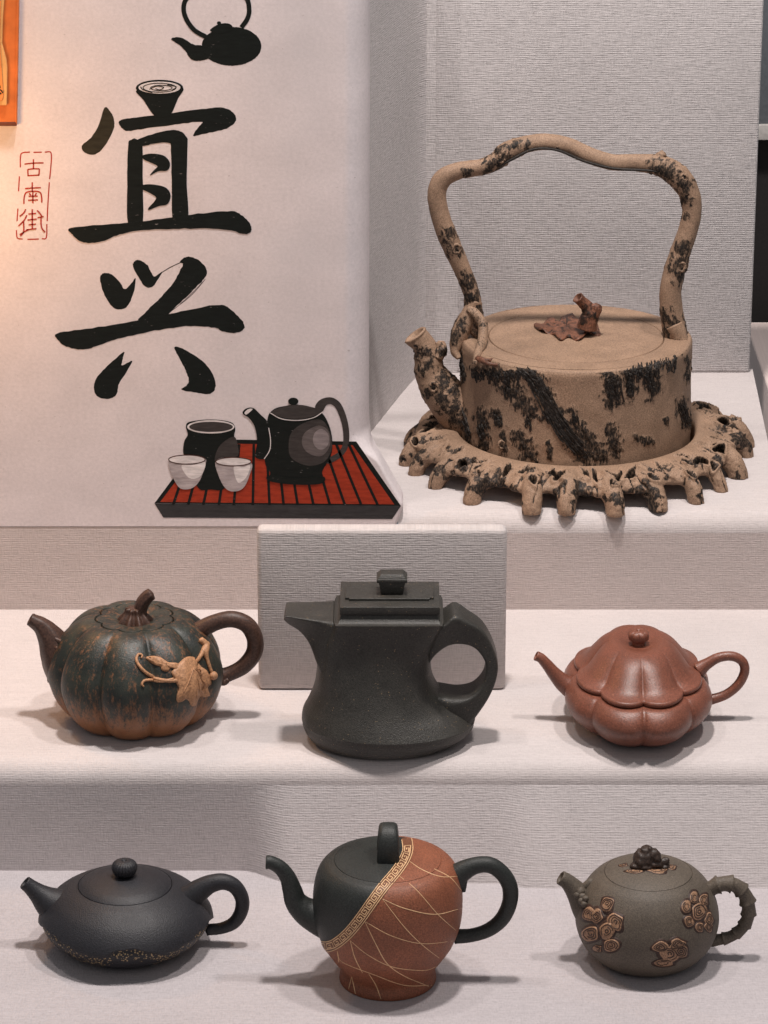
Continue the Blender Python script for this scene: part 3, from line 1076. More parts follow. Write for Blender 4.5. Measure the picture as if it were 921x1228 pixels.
def fibres(pl, wd, n, lo_=0.25, hi_=0.9, w_=(1.0, 2.6), lift=(0.6, 2.6)):
    D = cr(pl, 8) if len(pl) > 2 else [tuple(a + (b - a) * t / 10 for a, b in zip(pl[0], pl[1])) for t in range(11)]
    m_ = len(D)
    for _ in range(n):
        ln = random.uniform(lo_, hi_)
        s0 = random.uniform(0, 1 - ln)
        i0, i1 = int(s0 * (m_ - 1)), int((s0 + ln) * (m_ - 1))
        if i1 - i0 < 2:
            continue
        off, dr = random.gauss(0, wd * 0.26), random.uniform(-0.15, 0.15) * wd
        pts_ = []
        for i in range(i0, i1 + 1, 2 if i1 - i0 > 5 else 1):
            a, b = D[max(0, i - 1)], D[min(m_ - 1, i + 1)]
            q = math.hypot(b[0] - a[0], b[1] - a[1]) or 1
            o_ = off + dr * (i - i0) / (i1 - i0) + random.gauss(0, 0.5)
            pts_.append((D[i][0] - (b[1] - a[1]) / q * o_, D[i][1] + (b[0] - a[0]) / q * o_))
        pts_ = [p for p in pts_ if p[1] > 408]
        if len(pts_) >= 3:
            fb.append(t1.ribbon(pts_, random.uniform(*w_), random.uniform(*lift), taper=True))


fibres([(630, 443), (648, 465), (662, 492), (680, 521), (706, 553)], 22, 46)
fibres([(622, 443), (634, 458), (650, 484)], 10, 10)
fibres([(736, 447), (735, 465), (738, 490)], 20, 22)
fibres([(752, 442), (755, 460), (754, 480)], 12, 12)
fibres([(815, 484), (822, 500), (824, 516)], 13, 12)
fibres([(552, 424), (555, 442), (558, 462)], 7, 8)
fibres([(553, 488), (558, 508), (566, 532)], 8, 8)
for x in range(566, 640, 4):
    fibres([(x, 445), (x + 2, 450), (x + 3, random.uniform(454, 466))], 5, 3, 0.5, 0.95)
for x in range(758, 814, 4):
    yy = 440 - (x - 758) * 0.22
    fibres([(x, yy - 2), (x, yy + 6), (x - 2, yy + random.uniform(10, 30))], 5, 3, 0.5, 0.95)
for (x, y, h_) in ((578, 498, 34), (596, 494, 22), (634, 500, 24), (688, 492, 20), (780, 446, 30), (612, 462, 26)):
    fibres([(x - 2, y), (x, y + h_ / 2), (x + 2, y + h_)], 10, 8, 0.3, 0.7)
fo = t1.add('bark', merge(*[f for f in fb if f[0]]), FIB)
fo['kind'] = 'stuff'
# a long crack under the arch of the handle
crk = tube_mesh(t1.path([(598, 200, 2, 9), (616, 190, 3.6, 9), (640, 179, 3.4, 8.5), (668, 180, 3.2, 8.5), (700, 193, 3.4, 8.5), (735, 202, 3.4, 8.5), (770, 204, 3.2, 9), (792, 206, 2, 10)]), 8, 5)
t1.add('crack', crk, FIB, hd)
# spout
sp1 = branch(t1, 'spout', [(594, 524, 60, 0), (568, 505, 60, 0), (545, 486, 54, 0), (527, 466, 46, 0), (516, 447, 37, 0), (514, 431, 33, 0), (511, 418, 28, 0), (505, 409, 27, 0), (500, 404.5, 28.5, 0), (498, 402, 30.5, 0)], TRUNK,
             spot_bark(t1, [(505, 424, 9), (506, 440, 9), (514, 470, 9), (530, 486, 9), (548, 505, 10), (512, 436, 8), (524, 462, 7), (536, 452, 11), (544, 468, 10), (530, 478, 9), (545, 490, 11), (532, 462, 8), (540, 438, 6)]), open_end=True, rel=1.9, n=34)
knot(520, 464, 7, 20, sp1)
branch(t1, 'twig_stub', [(524, 428, 16, 6), (529, 418, 14, 4), (527, 410, 10, 2)], TRUNK, spot_bark(t1, [(530, 420, 8)]), sp1)


# knob: a curled leaf with a hollow stub
def leaf_local(pot, pts, wav, thick, z_of):
    out = cr(pts, 5, True)
    n = len(out)
    mx, my = sum(p[0] for p in out) / n, sum(p[1] for p in out) / n
    V = []
    rings = 7
    for side in (0, 1):
        for k in range(rings + 1):
            t = k / rings
            for p in out:
                x, y = mx + (p[0] - mx) * t, my + (p[1] - my) * t
                q = on_height(x, y, pot.O.z + z_of(x, y)) - pot.O
                q.z += wav(x, y, t) - side * thick
                V.append(q)
    Fc = grid_faces(rings + 1, n, True)
    off = (rings + 1) * n
    Fc += [tuple(i + off for i in reversed(f)) for f in grid_faces(rings + 1, n, True)]
    for j in range(n):
        a, b = rings * n + j, rings * n + (j + 1) % n
        Fc.append((a, a + off, b + off, b))
    return V, Fc


zl = t1.P(t1.cx, 402).z
wv1 = lambda x, y, t: 5.0 + 1.5 * math.sin(x * 0.22 + y * 0.12) * t + 1.5 * t * t * math.sin(x * 0.33 + y * 0.3) - 2.5 * t ** 3 + 0.8 * math.sin((x - 680) * 0.5 - y * 0.4) + 1.6 * nz((x, y, 0), 0.2)
leaf1 = leaf_local(t1, [(640, 391), (652, 389), (658, 382), (668, 386), (678, 378), (692, 382), (706, 379), (716, 390), (720, 402), (706, 402), (694, 409), (682, 405), (672, 409), (662, 401), (650, 399)], wv1, 2.2, lambda x, y: zl)
kb1 = t1.add('knob', leaf1, LEAFM, lid1, attrs={'bark': [0.62 if nz(v, 0.14, 2) > 0.12 else 0.1 for v in leaf1[0]]})
branch(t1, 'stem', [(704, 394, 24, 0), (706, 384, 22, 0), (708, 376, 20, 0), (704, 367, 15, 0), (697, 361, 13, 2), (693, 357, 14, 4)], LEAFM, spot_bark(t1, [(702, 372, 7), (712, 380, 6), (700, 384, 6)]), kb1 if False else lid1, n=22, open_end=True, rel=1.2)
branch(t1, 'stem', [(706, 372, 10, 2), (714, 368, 9, 2), (717, 372, 9, 3), (714, 380, 7, 4)], LEAFM, barky(0.4, 2), lid1, n=12)

knot(810, 513, 6, 64, t1.root, 'knot')
knot(602, 533, 6, 106, t1.root, 'knot')
knot(733, 529, 6, 129, t1.root, 'knot')
# root stand
st = Pot('root_stand', 690, 547, H1, 'gnarled tan root stand with holes, ringed around the trunk teapot', 'stand', None)
random.seed(23)
toes = []                                                       # (angle, width, length, lean)
a = 0.05
while a < 2 * math.pi - 0.12:
    wdt = random.uniform(0.20, 0.34)
    toes.append((a + wdt / 2, random.uniform(19, 30), random.uniform(0.25, 1.0), random.uniform(-0.05, 0.05)))
    a += wdt


def toe_reach(th):
    s_ = 0.0
    for c, w_, l_, q in toes:
        d = abs((th - c + math.pi) % (2 * math.pi) - math.pi) * 190
        s_ = max(s_, math.exp(-(d / (w_ * 0.8)) ** 2) * (0.45 + 0.55 * l_))
    return s_


def ring_shell():
    sec = [(141, 2), (141, 20), (141.5, 33), (144, 37.5), (150, 38.5), (160, 37.5), (170, 35), (179, 32), (187, 28), (192, 23), (192, 18), (186, 15.5), (176, 17), (164, 18), (152, 10), (145, 2)]
    D = cr(sec, 3, True)
    n = 360
    V = []
    for i in range(n):
        th = 2 * math.pi * i / n
        k = toe_reach(th)
        for r, z in D:
            g = smooth(150, 190, r)
            rr = r + g * (-5 + 12 * k) + g * 3.0 * nz((math.cos(th) * 9, math.sin(th) * 9, 0), 1.0)
            zz_ = z + (3.0 * k - 1.0) * math.sin(math.pi * smooth(141, 192, r)) + (1 - k) * 3 * smooth(172, 190, r)
            V.append(Vector((rr * math.cos(th), rr * math.sin(th), zz_)))
    return V, grid_faces(n + 1, len(D), True)[:n * len(D)] if False else [tuple((v % (n * len(D))) for v in f) for f in grid_faces(n + 1, len(D), True)]


shell = [ring_shell()]
for c, w_, l_, q in toes:
    R1 = 194 + 15 * l_
    pt = lambda r, z, da=0.0: (math.cos(c + da) * r, math.sin(c + da) * r, z)
    P = [(*pt(160, 28), w_ * 0.40), (*pt(176, 27, q * 0.3), w_ * 0.46), (*pt(R1 - 12, 22, q * 0.7), w_ * 0.48), (*pt(R1 - 3, 13, q), w_ * 0.46), (*pt(R1 + 1, 4, q), w_ * 0.43), (*pt(R1 + 2, -4, q), w_ * 0.40)]
    shell.append(tube_mesh(P, 16, 6, 0.9, up=Vector((-math.sin(c), math.cos(c), 0))))
for _ in range(16):                                              # thin surface roots that wind over the ring
    c, r = random.uniform(0, 6.283), random.uniform(158, 176)
    dth = random.choice((-1, 1)) * random.uniform(0.05, 0.16)
    P = []
    for k in range(5):
        th, rr = c + dth * k / 4, r + 15 * k / 4 * random.uniform(0.6, 1.2)
        P.append((math.cos(th) * rr, math.sin(th) * rr, 38.5 - 0.0075 * max(0, rr - 148) ** 1.95, random.uniform(2.6, 4.6)))
    shell.append(tube_mesh(P, 10, 5))
sv, sf = merge(*shell)
tmp = make('root_ring', sv, sf, TRUNK, smooth=False)
rmd = tmp.modifiers.new('fuse', 'REMESH')
rmd.mode, rmd.voxel_size = 'VOXEL', 1.25 * S
smd = tmp.modifiers.new('soften', 'SMOOTH')
smd.iterations, smd.factor = 3, 0.6
dg = bpy.context.evaluated_depsgraph_get()
em = tmp.evaluated_get(dg).to_mesh()
rv = [v.co / S for v in em.vertices]
rn = [v.normal.copy() for v in em.vertices]
rf = [tuple(p.vertices) for p in em.polygons]
bpy.data.objects.remove(tmp)
holes = []                                                       # (angle, radius, half width, half length, slant)
for c, w_, l_, q in toes:
    holes.append((c + random.choice((-1, 1)) * random.uniform(0.03, 0.10), random.uniform(173, 181), random.uniform(5.5, 8.5), random.uniform(6, 9.5), random.uniform(-0.5, 0.5)))
    holes.append((c + random.uniform(0.10, 0.17), random.uniform(166, 178), random.uniform(2.6, 4.2), random.uniform(8, 13), random.uniform(-1.0, 1.0)))
    holes.append((c - random.uniform(0.06, 0.14), random.uniform(164, 174), random.uniform(1.8, 3.0), random.uniform(6, 11), random.uniform(-1.0, 1.0)))
    if l_ > 0.55:
        holes.append((c + q, 190 + 14 * l_ - 4, random.uniform(3.0, 4.6), random.uniform(3.5, 5.5), 0))


def hole_d(th, r):
    m_ = 9.0
    for c, hr, ra_, rt, sk in holes:
        d = (th - c + math.pi) % (2 * math.pi) - math.pi
        if abs(d) > 0.12:
            continue
        dx, dr = d * hr, r - hr
        m_ = min(m_, math.hypot((dx - dr * sk) / ra_, dr / rt))
    return m_


V, attr = [], []
for v, nn in zip(rv, rn):
    th, r = math.atan2(v.y, v.x), math.hypot(v.x, v.y)
    wob = Vector((nz(v, 0.06, 3), nz(v, 0.06, 8), 0)) * 5
    hd_ = hole_d(math.atan2(v.y + wob.y, v.x + wob.x), r + wob.x * 0.6) if nn.z > -0.2 and v.z > 5 else 9
    band_ = smooth(155, 170, r)
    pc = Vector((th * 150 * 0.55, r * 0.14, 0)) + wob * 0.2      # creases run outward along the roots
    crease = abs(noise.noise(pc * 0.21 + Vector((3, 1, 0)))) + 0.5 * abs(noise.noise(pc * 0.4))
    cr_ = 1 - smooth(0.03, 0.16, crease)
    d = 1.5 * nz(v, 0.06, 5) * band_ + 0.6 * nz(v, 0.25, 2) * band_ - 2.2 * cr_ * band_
    if hd_ < 1.7:
        d += 3.0 * math.exp(-((hd_ - 1.25) / 0.24) ** 2)
        d -= 13.0 * (1 - smooth(0.50, 1.05, hd_))
    q = v + nn * d
    q.z = max(q.z, 0.3)
    V.append(q * st.k)
    dk = 1.0 * cr_ * band_  # creases darkened: glaze lines plus recess shade painted into the colour
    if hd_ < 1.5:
        dk = max(dk, 1.6 * (1 - smooth(0.80, 1.22, hd_)))  # shade inside the holes painted dark into the colour
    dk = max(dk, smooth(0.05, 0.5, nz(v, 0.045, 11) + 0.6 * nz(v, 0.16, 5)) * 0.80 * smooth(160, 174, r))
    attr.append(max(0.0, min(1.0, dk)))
st.add('root_ring', (V, rf), TRUNK, attrs={'bark': attr}, fix=False)  # here the mask holds glaze blotches and painted recess shade, not bark

# ------------------------------------------------------------------ 2. pumpkin teapot
p2 = Pot('pumpkin_teapot', 165, 861, H2, 'green-black pumpkin teapot with a tan leaf and curling vine on its side')


def mat_pumpkin():
    t = NT('pumpkin_skin')
    v = t.coord('Object')
    uvs = t.coord('UV', (60, 3.0, 1))
    streak = t.noise(uvs, 1.0, 4, 0.65)
    fl = t.noise(t.coord('Object', (1, 1, 0.35)), 330, 4, 0.7)
    a = t.attr('low')
    grn = t.mix(t.ramp(t.noise(v, 60, 4), [(0.35, 0.0), (0.65, 1.0)]), (0.010, 0.013, 0.011), (0.030, 0.034, 0.026))
    org = t.mix(t.noise(v, 120, 3), (0.20, 0.075, 0.030), (0.32, 0.14, 0.06))
    m = t.math('ADD', t.math('MULTIPLY', a, 0.95), t.math('ADD', t.math('MULTIPLY', streak, 0.40), t.math('ADD', t.math('MULTIPLY', fl, 0.42), t.math('MULTIPLY', t.noise(t.coord('Object', (1, 1, 0.5)), 700, 4, 0.75), 0.34))))
    f = t.ramp(m, [(0.60, 0.0), (0.735, 0.9)])
    t.bump(t.math('ADD', fl, t.noise(v, 900, 2)), 0.4, 0.0006)
    return t.out(t.mix(f, grn, org), t.math('ADD', 0.36, t.math('MULTIPLY', fl, 0.2)), 0.5)


PUMP = mat_pumpkin()
BRN = mat_clay('dark_brown_clay', (0.060, 0.030, 0.021), 0.22, None, 0, 0.45, 0.3, 700)
VINE = mat_clay('tan_vine_clay', (0.40, 0.205, 0.105), 0.14, None, 0, 0.55, 0.3, 700)
NRIB = 9
ph0 = -math.pi / 2 - 0.06


def rib(v, a, r):
    c = abs(math.sin((a - ph0) * NRIB / 2 + math.pi / 2))
    amp = 0.135 * smooth(8, 40, r)
    g = 1 - amp * (1 - c ** 0.55)
    return Vector((v.x * g, v.y * g, v.z))


pprof = [(0, 861), (40, 860), (60, 860.5), (76, 856), (94, 838), (103, 818), (106, 802), (102, 784), (90, 763), (74, 748), (60, 741.5), (48.5, 740.5)]
m = p2.lathe(pprof, 252, 7, rib)
p2.bvh(m)


def low_attr(pot, V, y0, y1):
    za, zb_ = pot.P(pot.cx, y0).z, pot.P(pot.cx, y1).z
    return [1 - smooth(za, zb_, v[2]) for v in V]


def ring_uv(V, n, S_=1.0):
    return [((i % n) / n, (i // n) / (len(V) / n)) for i in range(len(V))]


extra = p2.lathe([(48.5, 740.5), (47.6, 741.2), (47.4, 747)], 252, 1, rib, raw=True)
mb = merge(m, extra)
p2.add('body', mb, PUMP, attrs={'low': [0.33 * x for x in low_attr(p2, m[0], 872, 798)] + [0.0] * len(extra[0])}, uv=ring_uv(mb[0], 252))


def lid_wave(v, a, r):
    q = rib(v, a, r)
    return q


ml = p2.lathe([(46.6, 746), (46.6, 741.6), (45.4, 740.3), (36, 740.5), (24, 743), (12, 746.5), (0, 748)], 252, 1, lid_wave, raw=True)
lid2 = p2.add('lid', ml, PUMP, attrs={'low': [0.0] * len(ml[0])}, uv=ring_uv(ml[0], 252), sharp=50)
# stem knob with fluted foot
fl_ = lambda v, a, r: Vector((v.x * (1 + 0.16 * math.sin(a * 9)), v.y * (1 + 0.16 * math.sin(a * 9)), v.z))
ks = p2.lathe([(20, 747), (19, 744), (15.5, 739), (11, 734), (9, 729), (0, 728)], 108, 5, fl_)
tb = tube_mesh(p2.path([(166, 743, 20), (168, 732, 16), (172, 722, 16), (178, 715, 15), (182, 712.5, 14)]), 24, 8, open_end=False, disp=lambda q, t, a: 0.7 * math.sin(a * 7))
p2.add('knob', merge(ks, tb), BRN, lid2)
flw = lambda q, t, a: (0.9 * math.sin(a * 6 + t * 5) * (1 - t)) + 0.5 * nz(q, 0.1)
spt = p2.add('spout', tube_mesh(p2.path([(96, 812, 66), (80, 797, 58), (69, 779, 44), (60, 763, 31), (50, 751, 21.5), (40, 744.5, 16.5), (36.5, 742.5, 15.5)]), 36, 8, open_end=True, disp=flw), BRN)
for pts in ([(62, 764, 6, 10), (76, 770, 6, 16), (88, 764, 5, 20), (96, 772, 3, 26)], [(66, 776, 5, 16), (78, 782, 6, 24), (90, 776, 4, 32), (84, 792, 3, 40)], [(56, 782, 5, 2), (57, 800, 6, 2), (59, 818, 4, 3)]):
    p2.add('vine_wrap', tube_mesh(p2.path(pts), 10, 6), BRN, spt)
p2.add('handle', tube_mesh(p2.path([(226, 768, 30), (240, 756, 23), (258, 746.5, 20), (278, 742.5, 20), (296, 749, 20), (305.5, 765, 20), (304.5, 783, 20), (292, 799, 19), (275, 808, 18), (258, 813, 22)]), 28, 8), BRN)
p2.add('vine_end', tube_mesh(p2.path([(258, 812, 12, 8), (268, 818, 9, 8), (274, 815, 6, 8)]), 12, 6), BRN)


def on_body(pot, name, pts, mat, lift, parent=None):
    """tube lying on the body: points (x, y, width)"""
    D = cr(pts, 6)
    P = []
    for x, y, w_ in D:
        h, nr = pot.hit(x, y)
        if h is None:
            h = pot.P(x, y, 0)
            nr = Vector((0, -1, 0))
        h = h + nr * lift
        P.append((h.x, h.y, h.z, w_ / 2 * pot.k))
    V, Fc = tube_mesh(P, 10, 1)
    return pot.add(name, (V, Fc), mat, parent)


zz = lambda pts, ox=0, oy=680, sc=2.791: [(ox + p[0] / sc, oy + p[1] / sc, *p[2:]) for p in pts]
leafo = zz([(600, 326), (625, 306), (652, 314), (670, 336), (688, 348), (697, 366), (702, 388), (692, 402), (698, 426), (682, 430), (664, 432), (654, 452), (640, 460), (632, 446), (620, 438), (606, 446), (593, 446), (594, 424), (600, 406), (592, 390), (584, 372), (576, 354), (590, 340)])
lfw = lambda x, y: 0.7 * math.sin(x * 0.55) + 0.9 * nz((x, y, 0), 0.25)
lcx, lcy = sum(p[0] for p in leafo) / len(leafo), sum(p[1] for p in leafo) / len(leafo)
leafo = [(lcx + (x - lcx) * 1.04, lcy + (y - lcy) * 1.06) for x, y in leafo]
pl = p2.patch(cr(leafo, 4, True), 2.0, 7, 2.6, lfw)
lf2 = p2.add('leaf', pl, VINE)
sl_ = zz([(488, 305), (505, 298), (535, 302), (560, 318), (590, 322), (605, 330), (596, 345), (572, 338), (560, 350), (540, 344), (538, 334), (515, 326)])
p2.add('leaf', p2.patch(cr(sl_, 4, True), 1.6, 5, 1.6, lfw), VINE)
for k, pts in enumerate(([(592, 380, 5), (555, 380, 4.6), (520, 372, 4.2), (490, 356, 4), (468, 335, 4), (456, 312, 3.6), (462, 294, 3), (474, 296, 2.6), (472, 306, 2)], [(580, 376, 4.5), (540, 382, 3.6), (505, 378, 3.4), (482, 380, 3), (474, 392, 2.6), (480, 400, 2)],
                         [(668, 244, 8), (686, 262, 9), (684, 285, 9), (690, 305, 5), (698, 330, 4.5), (706, 352, 4)], [(690, 258, 8), (668, 300, 5), (650, 325, 4)])):
    on_body(p2, 'vine', zz(pts), VINE, 1.5)
bd, nr = p2.hit(*zz([(710, 363)])[0][:2])
p2.add('bud', ball(bd + nr * 2.5, 5.6, 16, 10), VINE)
for x2, y2 in ((650, 440), (640, 345), (690, 395), (600, 432), (668, 352), (660, 425)):
    on_body(p2, 'leaf_vein', zz([(640, 340, 1.6), ((640 + x2) / 2 + 4, (340 + y2) / 2, 1.4), (x2, y2, 0.9)]), VINE, 4.6, lf2)

# ------------------------------------------------------------------ 3. dark green ewer-shaped teapot
HM = shelf2(0)
e3 = Pot('beaked_teapot', 458, 886, HM, 'dark green teapot with a beak spout and a rectangular stepped lid')
DGRN = mat_clay('dark_green_clay', (0.0295, 0.0275, 0.0232), 0.22, (0.26, 0.18, 0.10), 0.02, 0.46, 0.9, 900, spec=0.5)


def loft(pot, rows, n=96, sub=8):
    """rows: (y, x_left, x_right, half_depth, exponent)"""
    V = []
    R = cr(rows, sub)
    for y, xl, xr, d, ex in R:
        c = pot.P((xl + xr) / 2, y)
        hw = (xr - xl) / 2 * pot.k
        for j in range(n):
            a = 2 * math.pi * j / n
            ca, sa = math.cos(a), math.sin(a)
            V.append(Vector((c.x + hw * math.copysign(abs(ca) ** (2 / ex), ca), d * pot.k * math.copysign(abs(sa) ** (2 / ex), sa), c.z)))
    Fc = grid_faces(len(R), n, True)
    for ring, rev in ((0, 1), (len(R) - 1, 0)):
        f = [ring * n + j for j in range(n)]
        Fc.append(tuple(reversed(f)) if rev else tuple(f))
    return V, Fc


body3 = loft(e3, [(886, 390, 526, 56, 2.1), (885, 380, 540, 64, 2.1), (880, 371, 553, 71, 2.1), (870, 364.5, 566, 77, 2.1), (862, 362.5, 569, 79, 2.1), (860.8, 362.2, 569, 79.3, 2.1), (859.6, 362.2, 568.5, 78.8, 2.1), (850, 363.5, 558, 73, 2.1), (838, 370, 540, 66, 2.2),
                  (822, 377, 524, 59, 2.4), (805, 380, 517, 53, 2.8), (785, 382, 516, 48.5, 3.2), (768, 386, 518, 47, 4), (752, 393, 523, 47.5, 6), (741, 399, 528, 49, 8), (732, 402, 530.5, 50.5, 11)], 144, 8)
e3.add('body', body3, DGRN, sharp=42)
# concave collar between the rim and the lid's seat
V = []
for i in range(9):
    t = i / 8
    A = e3.P(402.6 + 7 * t ** 0.6, 732 - 9.5 * t ** 1.7)
    B = e3.P(530 - 6 * t ** 0.6, 732 - 9.5 * t ** 1.7)
    d = (50 - 11 * t ** 0.6) * e3.k
    for x, y in ((A.x, -d), (B.x, -d), (B.x, d), (A.x, d)):
        V.append(Vector((x, y, A.z)))
e3.add('collar', (V, grid_faces(9, 4, True) + [(35, 34, 33, 32)]), DGRN, sharp=30)


def plate(pot, x0, x1, py_top, py_bot, d, r=1.2, top=None, mat=DGRN, name='plate', parent=None):
    a, b = pot.P(x0, py_bot), pot.P(x1, py_top)
    V, Fc = rbox(b.x - a.x, 2 * d * pot.k, b.z - a.z, r, a.z, (a.x + b.x) / 2, 0, top and ((b.x - a.x) * top, 2 * d * pot.k * top))
    return pot.add(name, (V, Fc), mat, parent, sharp=35)


lid3 = plate(e3, 408.2, 527, 712.5, 721.8, 42, 0.8, name='lid')
# upper tier with notched corners
a_, b_ = e3.P(414, 712.6), e3.P(520, 709.4)
ax, bx, dd, nt = a_.x, b_.x, 22.5 * e3.k, 5.0
oc = [(ax + nt, -dd), (bx - nt, -dd), (bx - nt, -dd + nt), (bx, -dd + nt), (bx, dd - nt), (bx - nt, dd - nt), (bx - nt, dd), (ax + nt, dd), (ax + nt, dd - nt), (ax, dd - nt), (ax, -dd + nt), (ax + nt, -dd + nt)]
V = [Vector((x, y, a_.z - 0.5)) for x, y in oc] + [Vector((x, y, b_.z)) for x, y in oc]
n_ = len(oc)
Fc = [tuple(range(n_ - 1, -1, -1)), tuple(range(n_, 2 * n_))] + [(i, (i + 1) % n_, n_ + (i + 1) % n_, n_ + i) for i in range(n_)]
ti = e3.add('lid_tier', (V, Fc), DGRN, lid3, sharp=30)
bv = ti.modifiers.new('bevel', 'BEVEL')
bv.width, bv.segments = 0.8 * S, 2
k0, k1, k2 = e3.P(471, 709.5), e3.P(471, 694), e3.P(471, 687.5)
kx = k0.x - 1.0
kn = merge(rbox(27, 20, k1.z - k0.z, 1.2, k0.z - 0.5, kx, 0, (33, 25)), rbox(38, 28, 5, 1.2, k1.z - 0.8, kx), rbox(36, 26, k2.z - k1.z - 2, 1.0, k1.z + 4, kx, 0, (28, 18)))
e3.add('knob', kn, DGRN, lid3, sharp=35)


def section_loft(pot, secs, sub=6, n=40, ex=4.0):
    """secs: ((x_a, y_a), (x_b, y_b), depth_a, depth_b): an edge-to-edge section with its own half depth at either edge"""
    V = []
    R = cr([(*s[0], *s[1], s[2], s[3]) for s in secs], sub)
    for xa, ya, xb, yb_, da, db in R:
        A, B = pot.P(xa, ya), pot.P(xb, yb_)
        c, h = (A + B) / 2, (A - B) / 2
        for j in range(n):
            a = 2 * math.pi * j / n
            u = math.copysign(abs(math.cos(a)) ** (2 / ex), math.cos(a))
            w = math.copysign(abs(math.sin(a)) ** (2 / ex), math.sin(a))
            d = (da * (1 + u) + db * (1 - u)) / 2 * pot.k
            V.append(c + h * u + Vector((0, d * w, 0)))
    Fc = grid_faces(len(R), n, True)
    for ring, rev in ((0, 1), (len(R) - 1, 0)):
        f = [ring * n + j for j in range(n)]
        Fc.append(tuple(reversed(f)) if rev else tuple(f))
    return V, Fc


e3.add('spout', section_loft(e3, [((414, 742), (412, 836), 38, 40), ((407, 738), (394, 815), 39.5, 36), ((400.5, 732.8), (386, 800), 39.5, 32), ((396, 732.4), (379, 784), 37.5, 27), ((380, 731.8), (371, 766), 33, 18), ((362, 731), (360, 753), 28.5, 14), ((348, 730.3), (347, 745), 25.5, 12), ((343, 730.2), (340.5, 739.5), 24.5, 11)], 8, 72, 11), DGRN, sharp=28)
e3.add('handle', section_loft(e3, [((510, 750), (498, 812), 26, 20), ((524, 743), (512, 792), 31, 24), ((534, 736.5), (522, 778), 30, 25), ((546, 729.5), (538, 768), 27.5, 22), ((562, 738), (556, 767), 23.5, 20), ((579, 750), (570, 773), 20, 18), ((592, 773), (580, 786), 18, 18), ((597, 797), (582, 798), 17, 18),
                                   ((590, 823), (578, 812), 18, 20), ((574, 848), (566, 825), 22, 25), ((552, 872), (548, 829), 27, 28), ((526, 878), (528, 826), 30, 28), ((500, 874), (505, 822), 28, 24)], 8, 72, 7), DGRN, sharp=30)

# ------------------------------------------------------------------ 4. red melon teapot
HR = shelf2(300)
r4 = Pot('melon_teapot', 763, 864, HR, 'reddish brown melon teapot with a scalloped lid overhanging its lobed body')
REDC = mat_clay('red_clay', (0.175, 0.060, 0.036), 0.15, (0.42, 0.20, 0.11), -0.01, 0.38, 0.5, 900, spec=0.55)


def lob8(amp, r0, r1, sharpness=0.6):
    def f(v, a, r):
        c = abs(math.sin((a + math.pi / 2) * 4))
        g = 1 - amp * smooth(r0, r1, r) * (1 - c ** sharpness)
        return Vector((v.x * g, v.y * g * (1.45 if r1 > 20 else 1.0), v.z))
    return f


r4.add('body', r4.lathe([(0, 864), (40, 863.5), (46, 864), (62, 860), (79, 848), (89.5, 833), (89.5, 821), (83, 811), (76, 808), (64, 807.5)], 256, 7, lob8(0.085, 30, 70)), REDC)
lidp = [(60, 810), (70, 809.5), (74.5, 808.5), (77.5, 806), (78, 803.5)] + cr([(77, 801.3), (72, 799.5), (65.5, 795.5), (57, 786), (48, 776), (39.5, 770), (31, 767.3), (23, 768.5), (14, 772), (8, 773), (0, 773)], 6)
lid4 = r4.add('lid', r4.lathe(lidp, 256, 1, lob8(0.12, 10, 74, 0.75), raw=True), REDC)
r4.add('lid_gallery', r4.lathe([(60, 809), (71, 809.2), (72, 813), (66, 816)], 256, 1, lob8(0.12, 10, 74, 0.75), raw=True), REDC, lid4)
kn = merge(r4.lathe([(8, 774), (7.5, 770), (8.5, 767)], 96, 4), r4.lathe([(7, 768.5), (11.5, 766.5), (13, 762.5), (12, 758.5), (8, 756), (3.5, 755.6), (1.8, 757.2), (0, 758)], 128, 5, lob8(0.14, 2, 8, 0.6)))
r4.add('knob', kn, REDC, lid4)
r4.add('spout', tube_mesh(r4.path([(700, 832, 36), (688, 826, 29), (676, 819, 22), (665, 808, 16.5), (656, 797, 13.5), (649, 789.5, 12), (643, 786.5, 12)]), 30, 8, open_end=True), REDC)
r4.add('handle', tube_mesh(r4.path([(838, 803, 20), (848, 796, 14), (862, 788.5, 12), (878, 787, 11.5), (890, 793, 11.5), (893, 805, 11.5), (886, 820, 11.5), (872, 832, 11.5), (856, 838, 12.5), (842, 840, 16)]), 24, 8), REDC)

# ------------------------------------------------------------------ 5. low black teapot
b5 = Pot('black_teapot', 152, 1133.5, 0, 'low black flattened teapot with a gold-speckled wavy lower edge')


def mat_black():
    t = NT('black_clay_gold')
    v = t.coord('Object')
    c = t.mix(1.0, (0.0150, 0.0150, 0.0185), t.ramp(t.noise(v, 1000, 3), [(0.3, 0.55), (0.7, 1.55)]), 'MULTIPLY')
    vo = t.n('ShaderNodeTexVoronoi')
    vo.inputs['Scale'].default_value = 560
    t.l(v, vo.inputs['Vector'])
    dots = t.math('MULTIPLY', t.math('LESS_THAN', vo.outputs['Distance'], 0.36), t.math('GREATER_THAN', t.math('ADD', t.noise(v, 200, 2), t.math('MULTIPLY', t.attr('gold'), 0.34)), 0.66))
    f = t.math('MULTIPLY', dots, t.math('GREATER_THAN', t.attr('gold'), 0.05))
    c = t.mix(t.math('MULTIPLY', f, 0.8), c, (0.42, 0.30, 0.16))
    t.bump(t.noise(v, 1100, 3), 0.6, 0.0005)
    return t.out(c, t.math('ADD', 0.42, t.math('MULTIPLY', t.noise(v, 70, 3), 0.18)), 0.4)


BLK = mat_black()


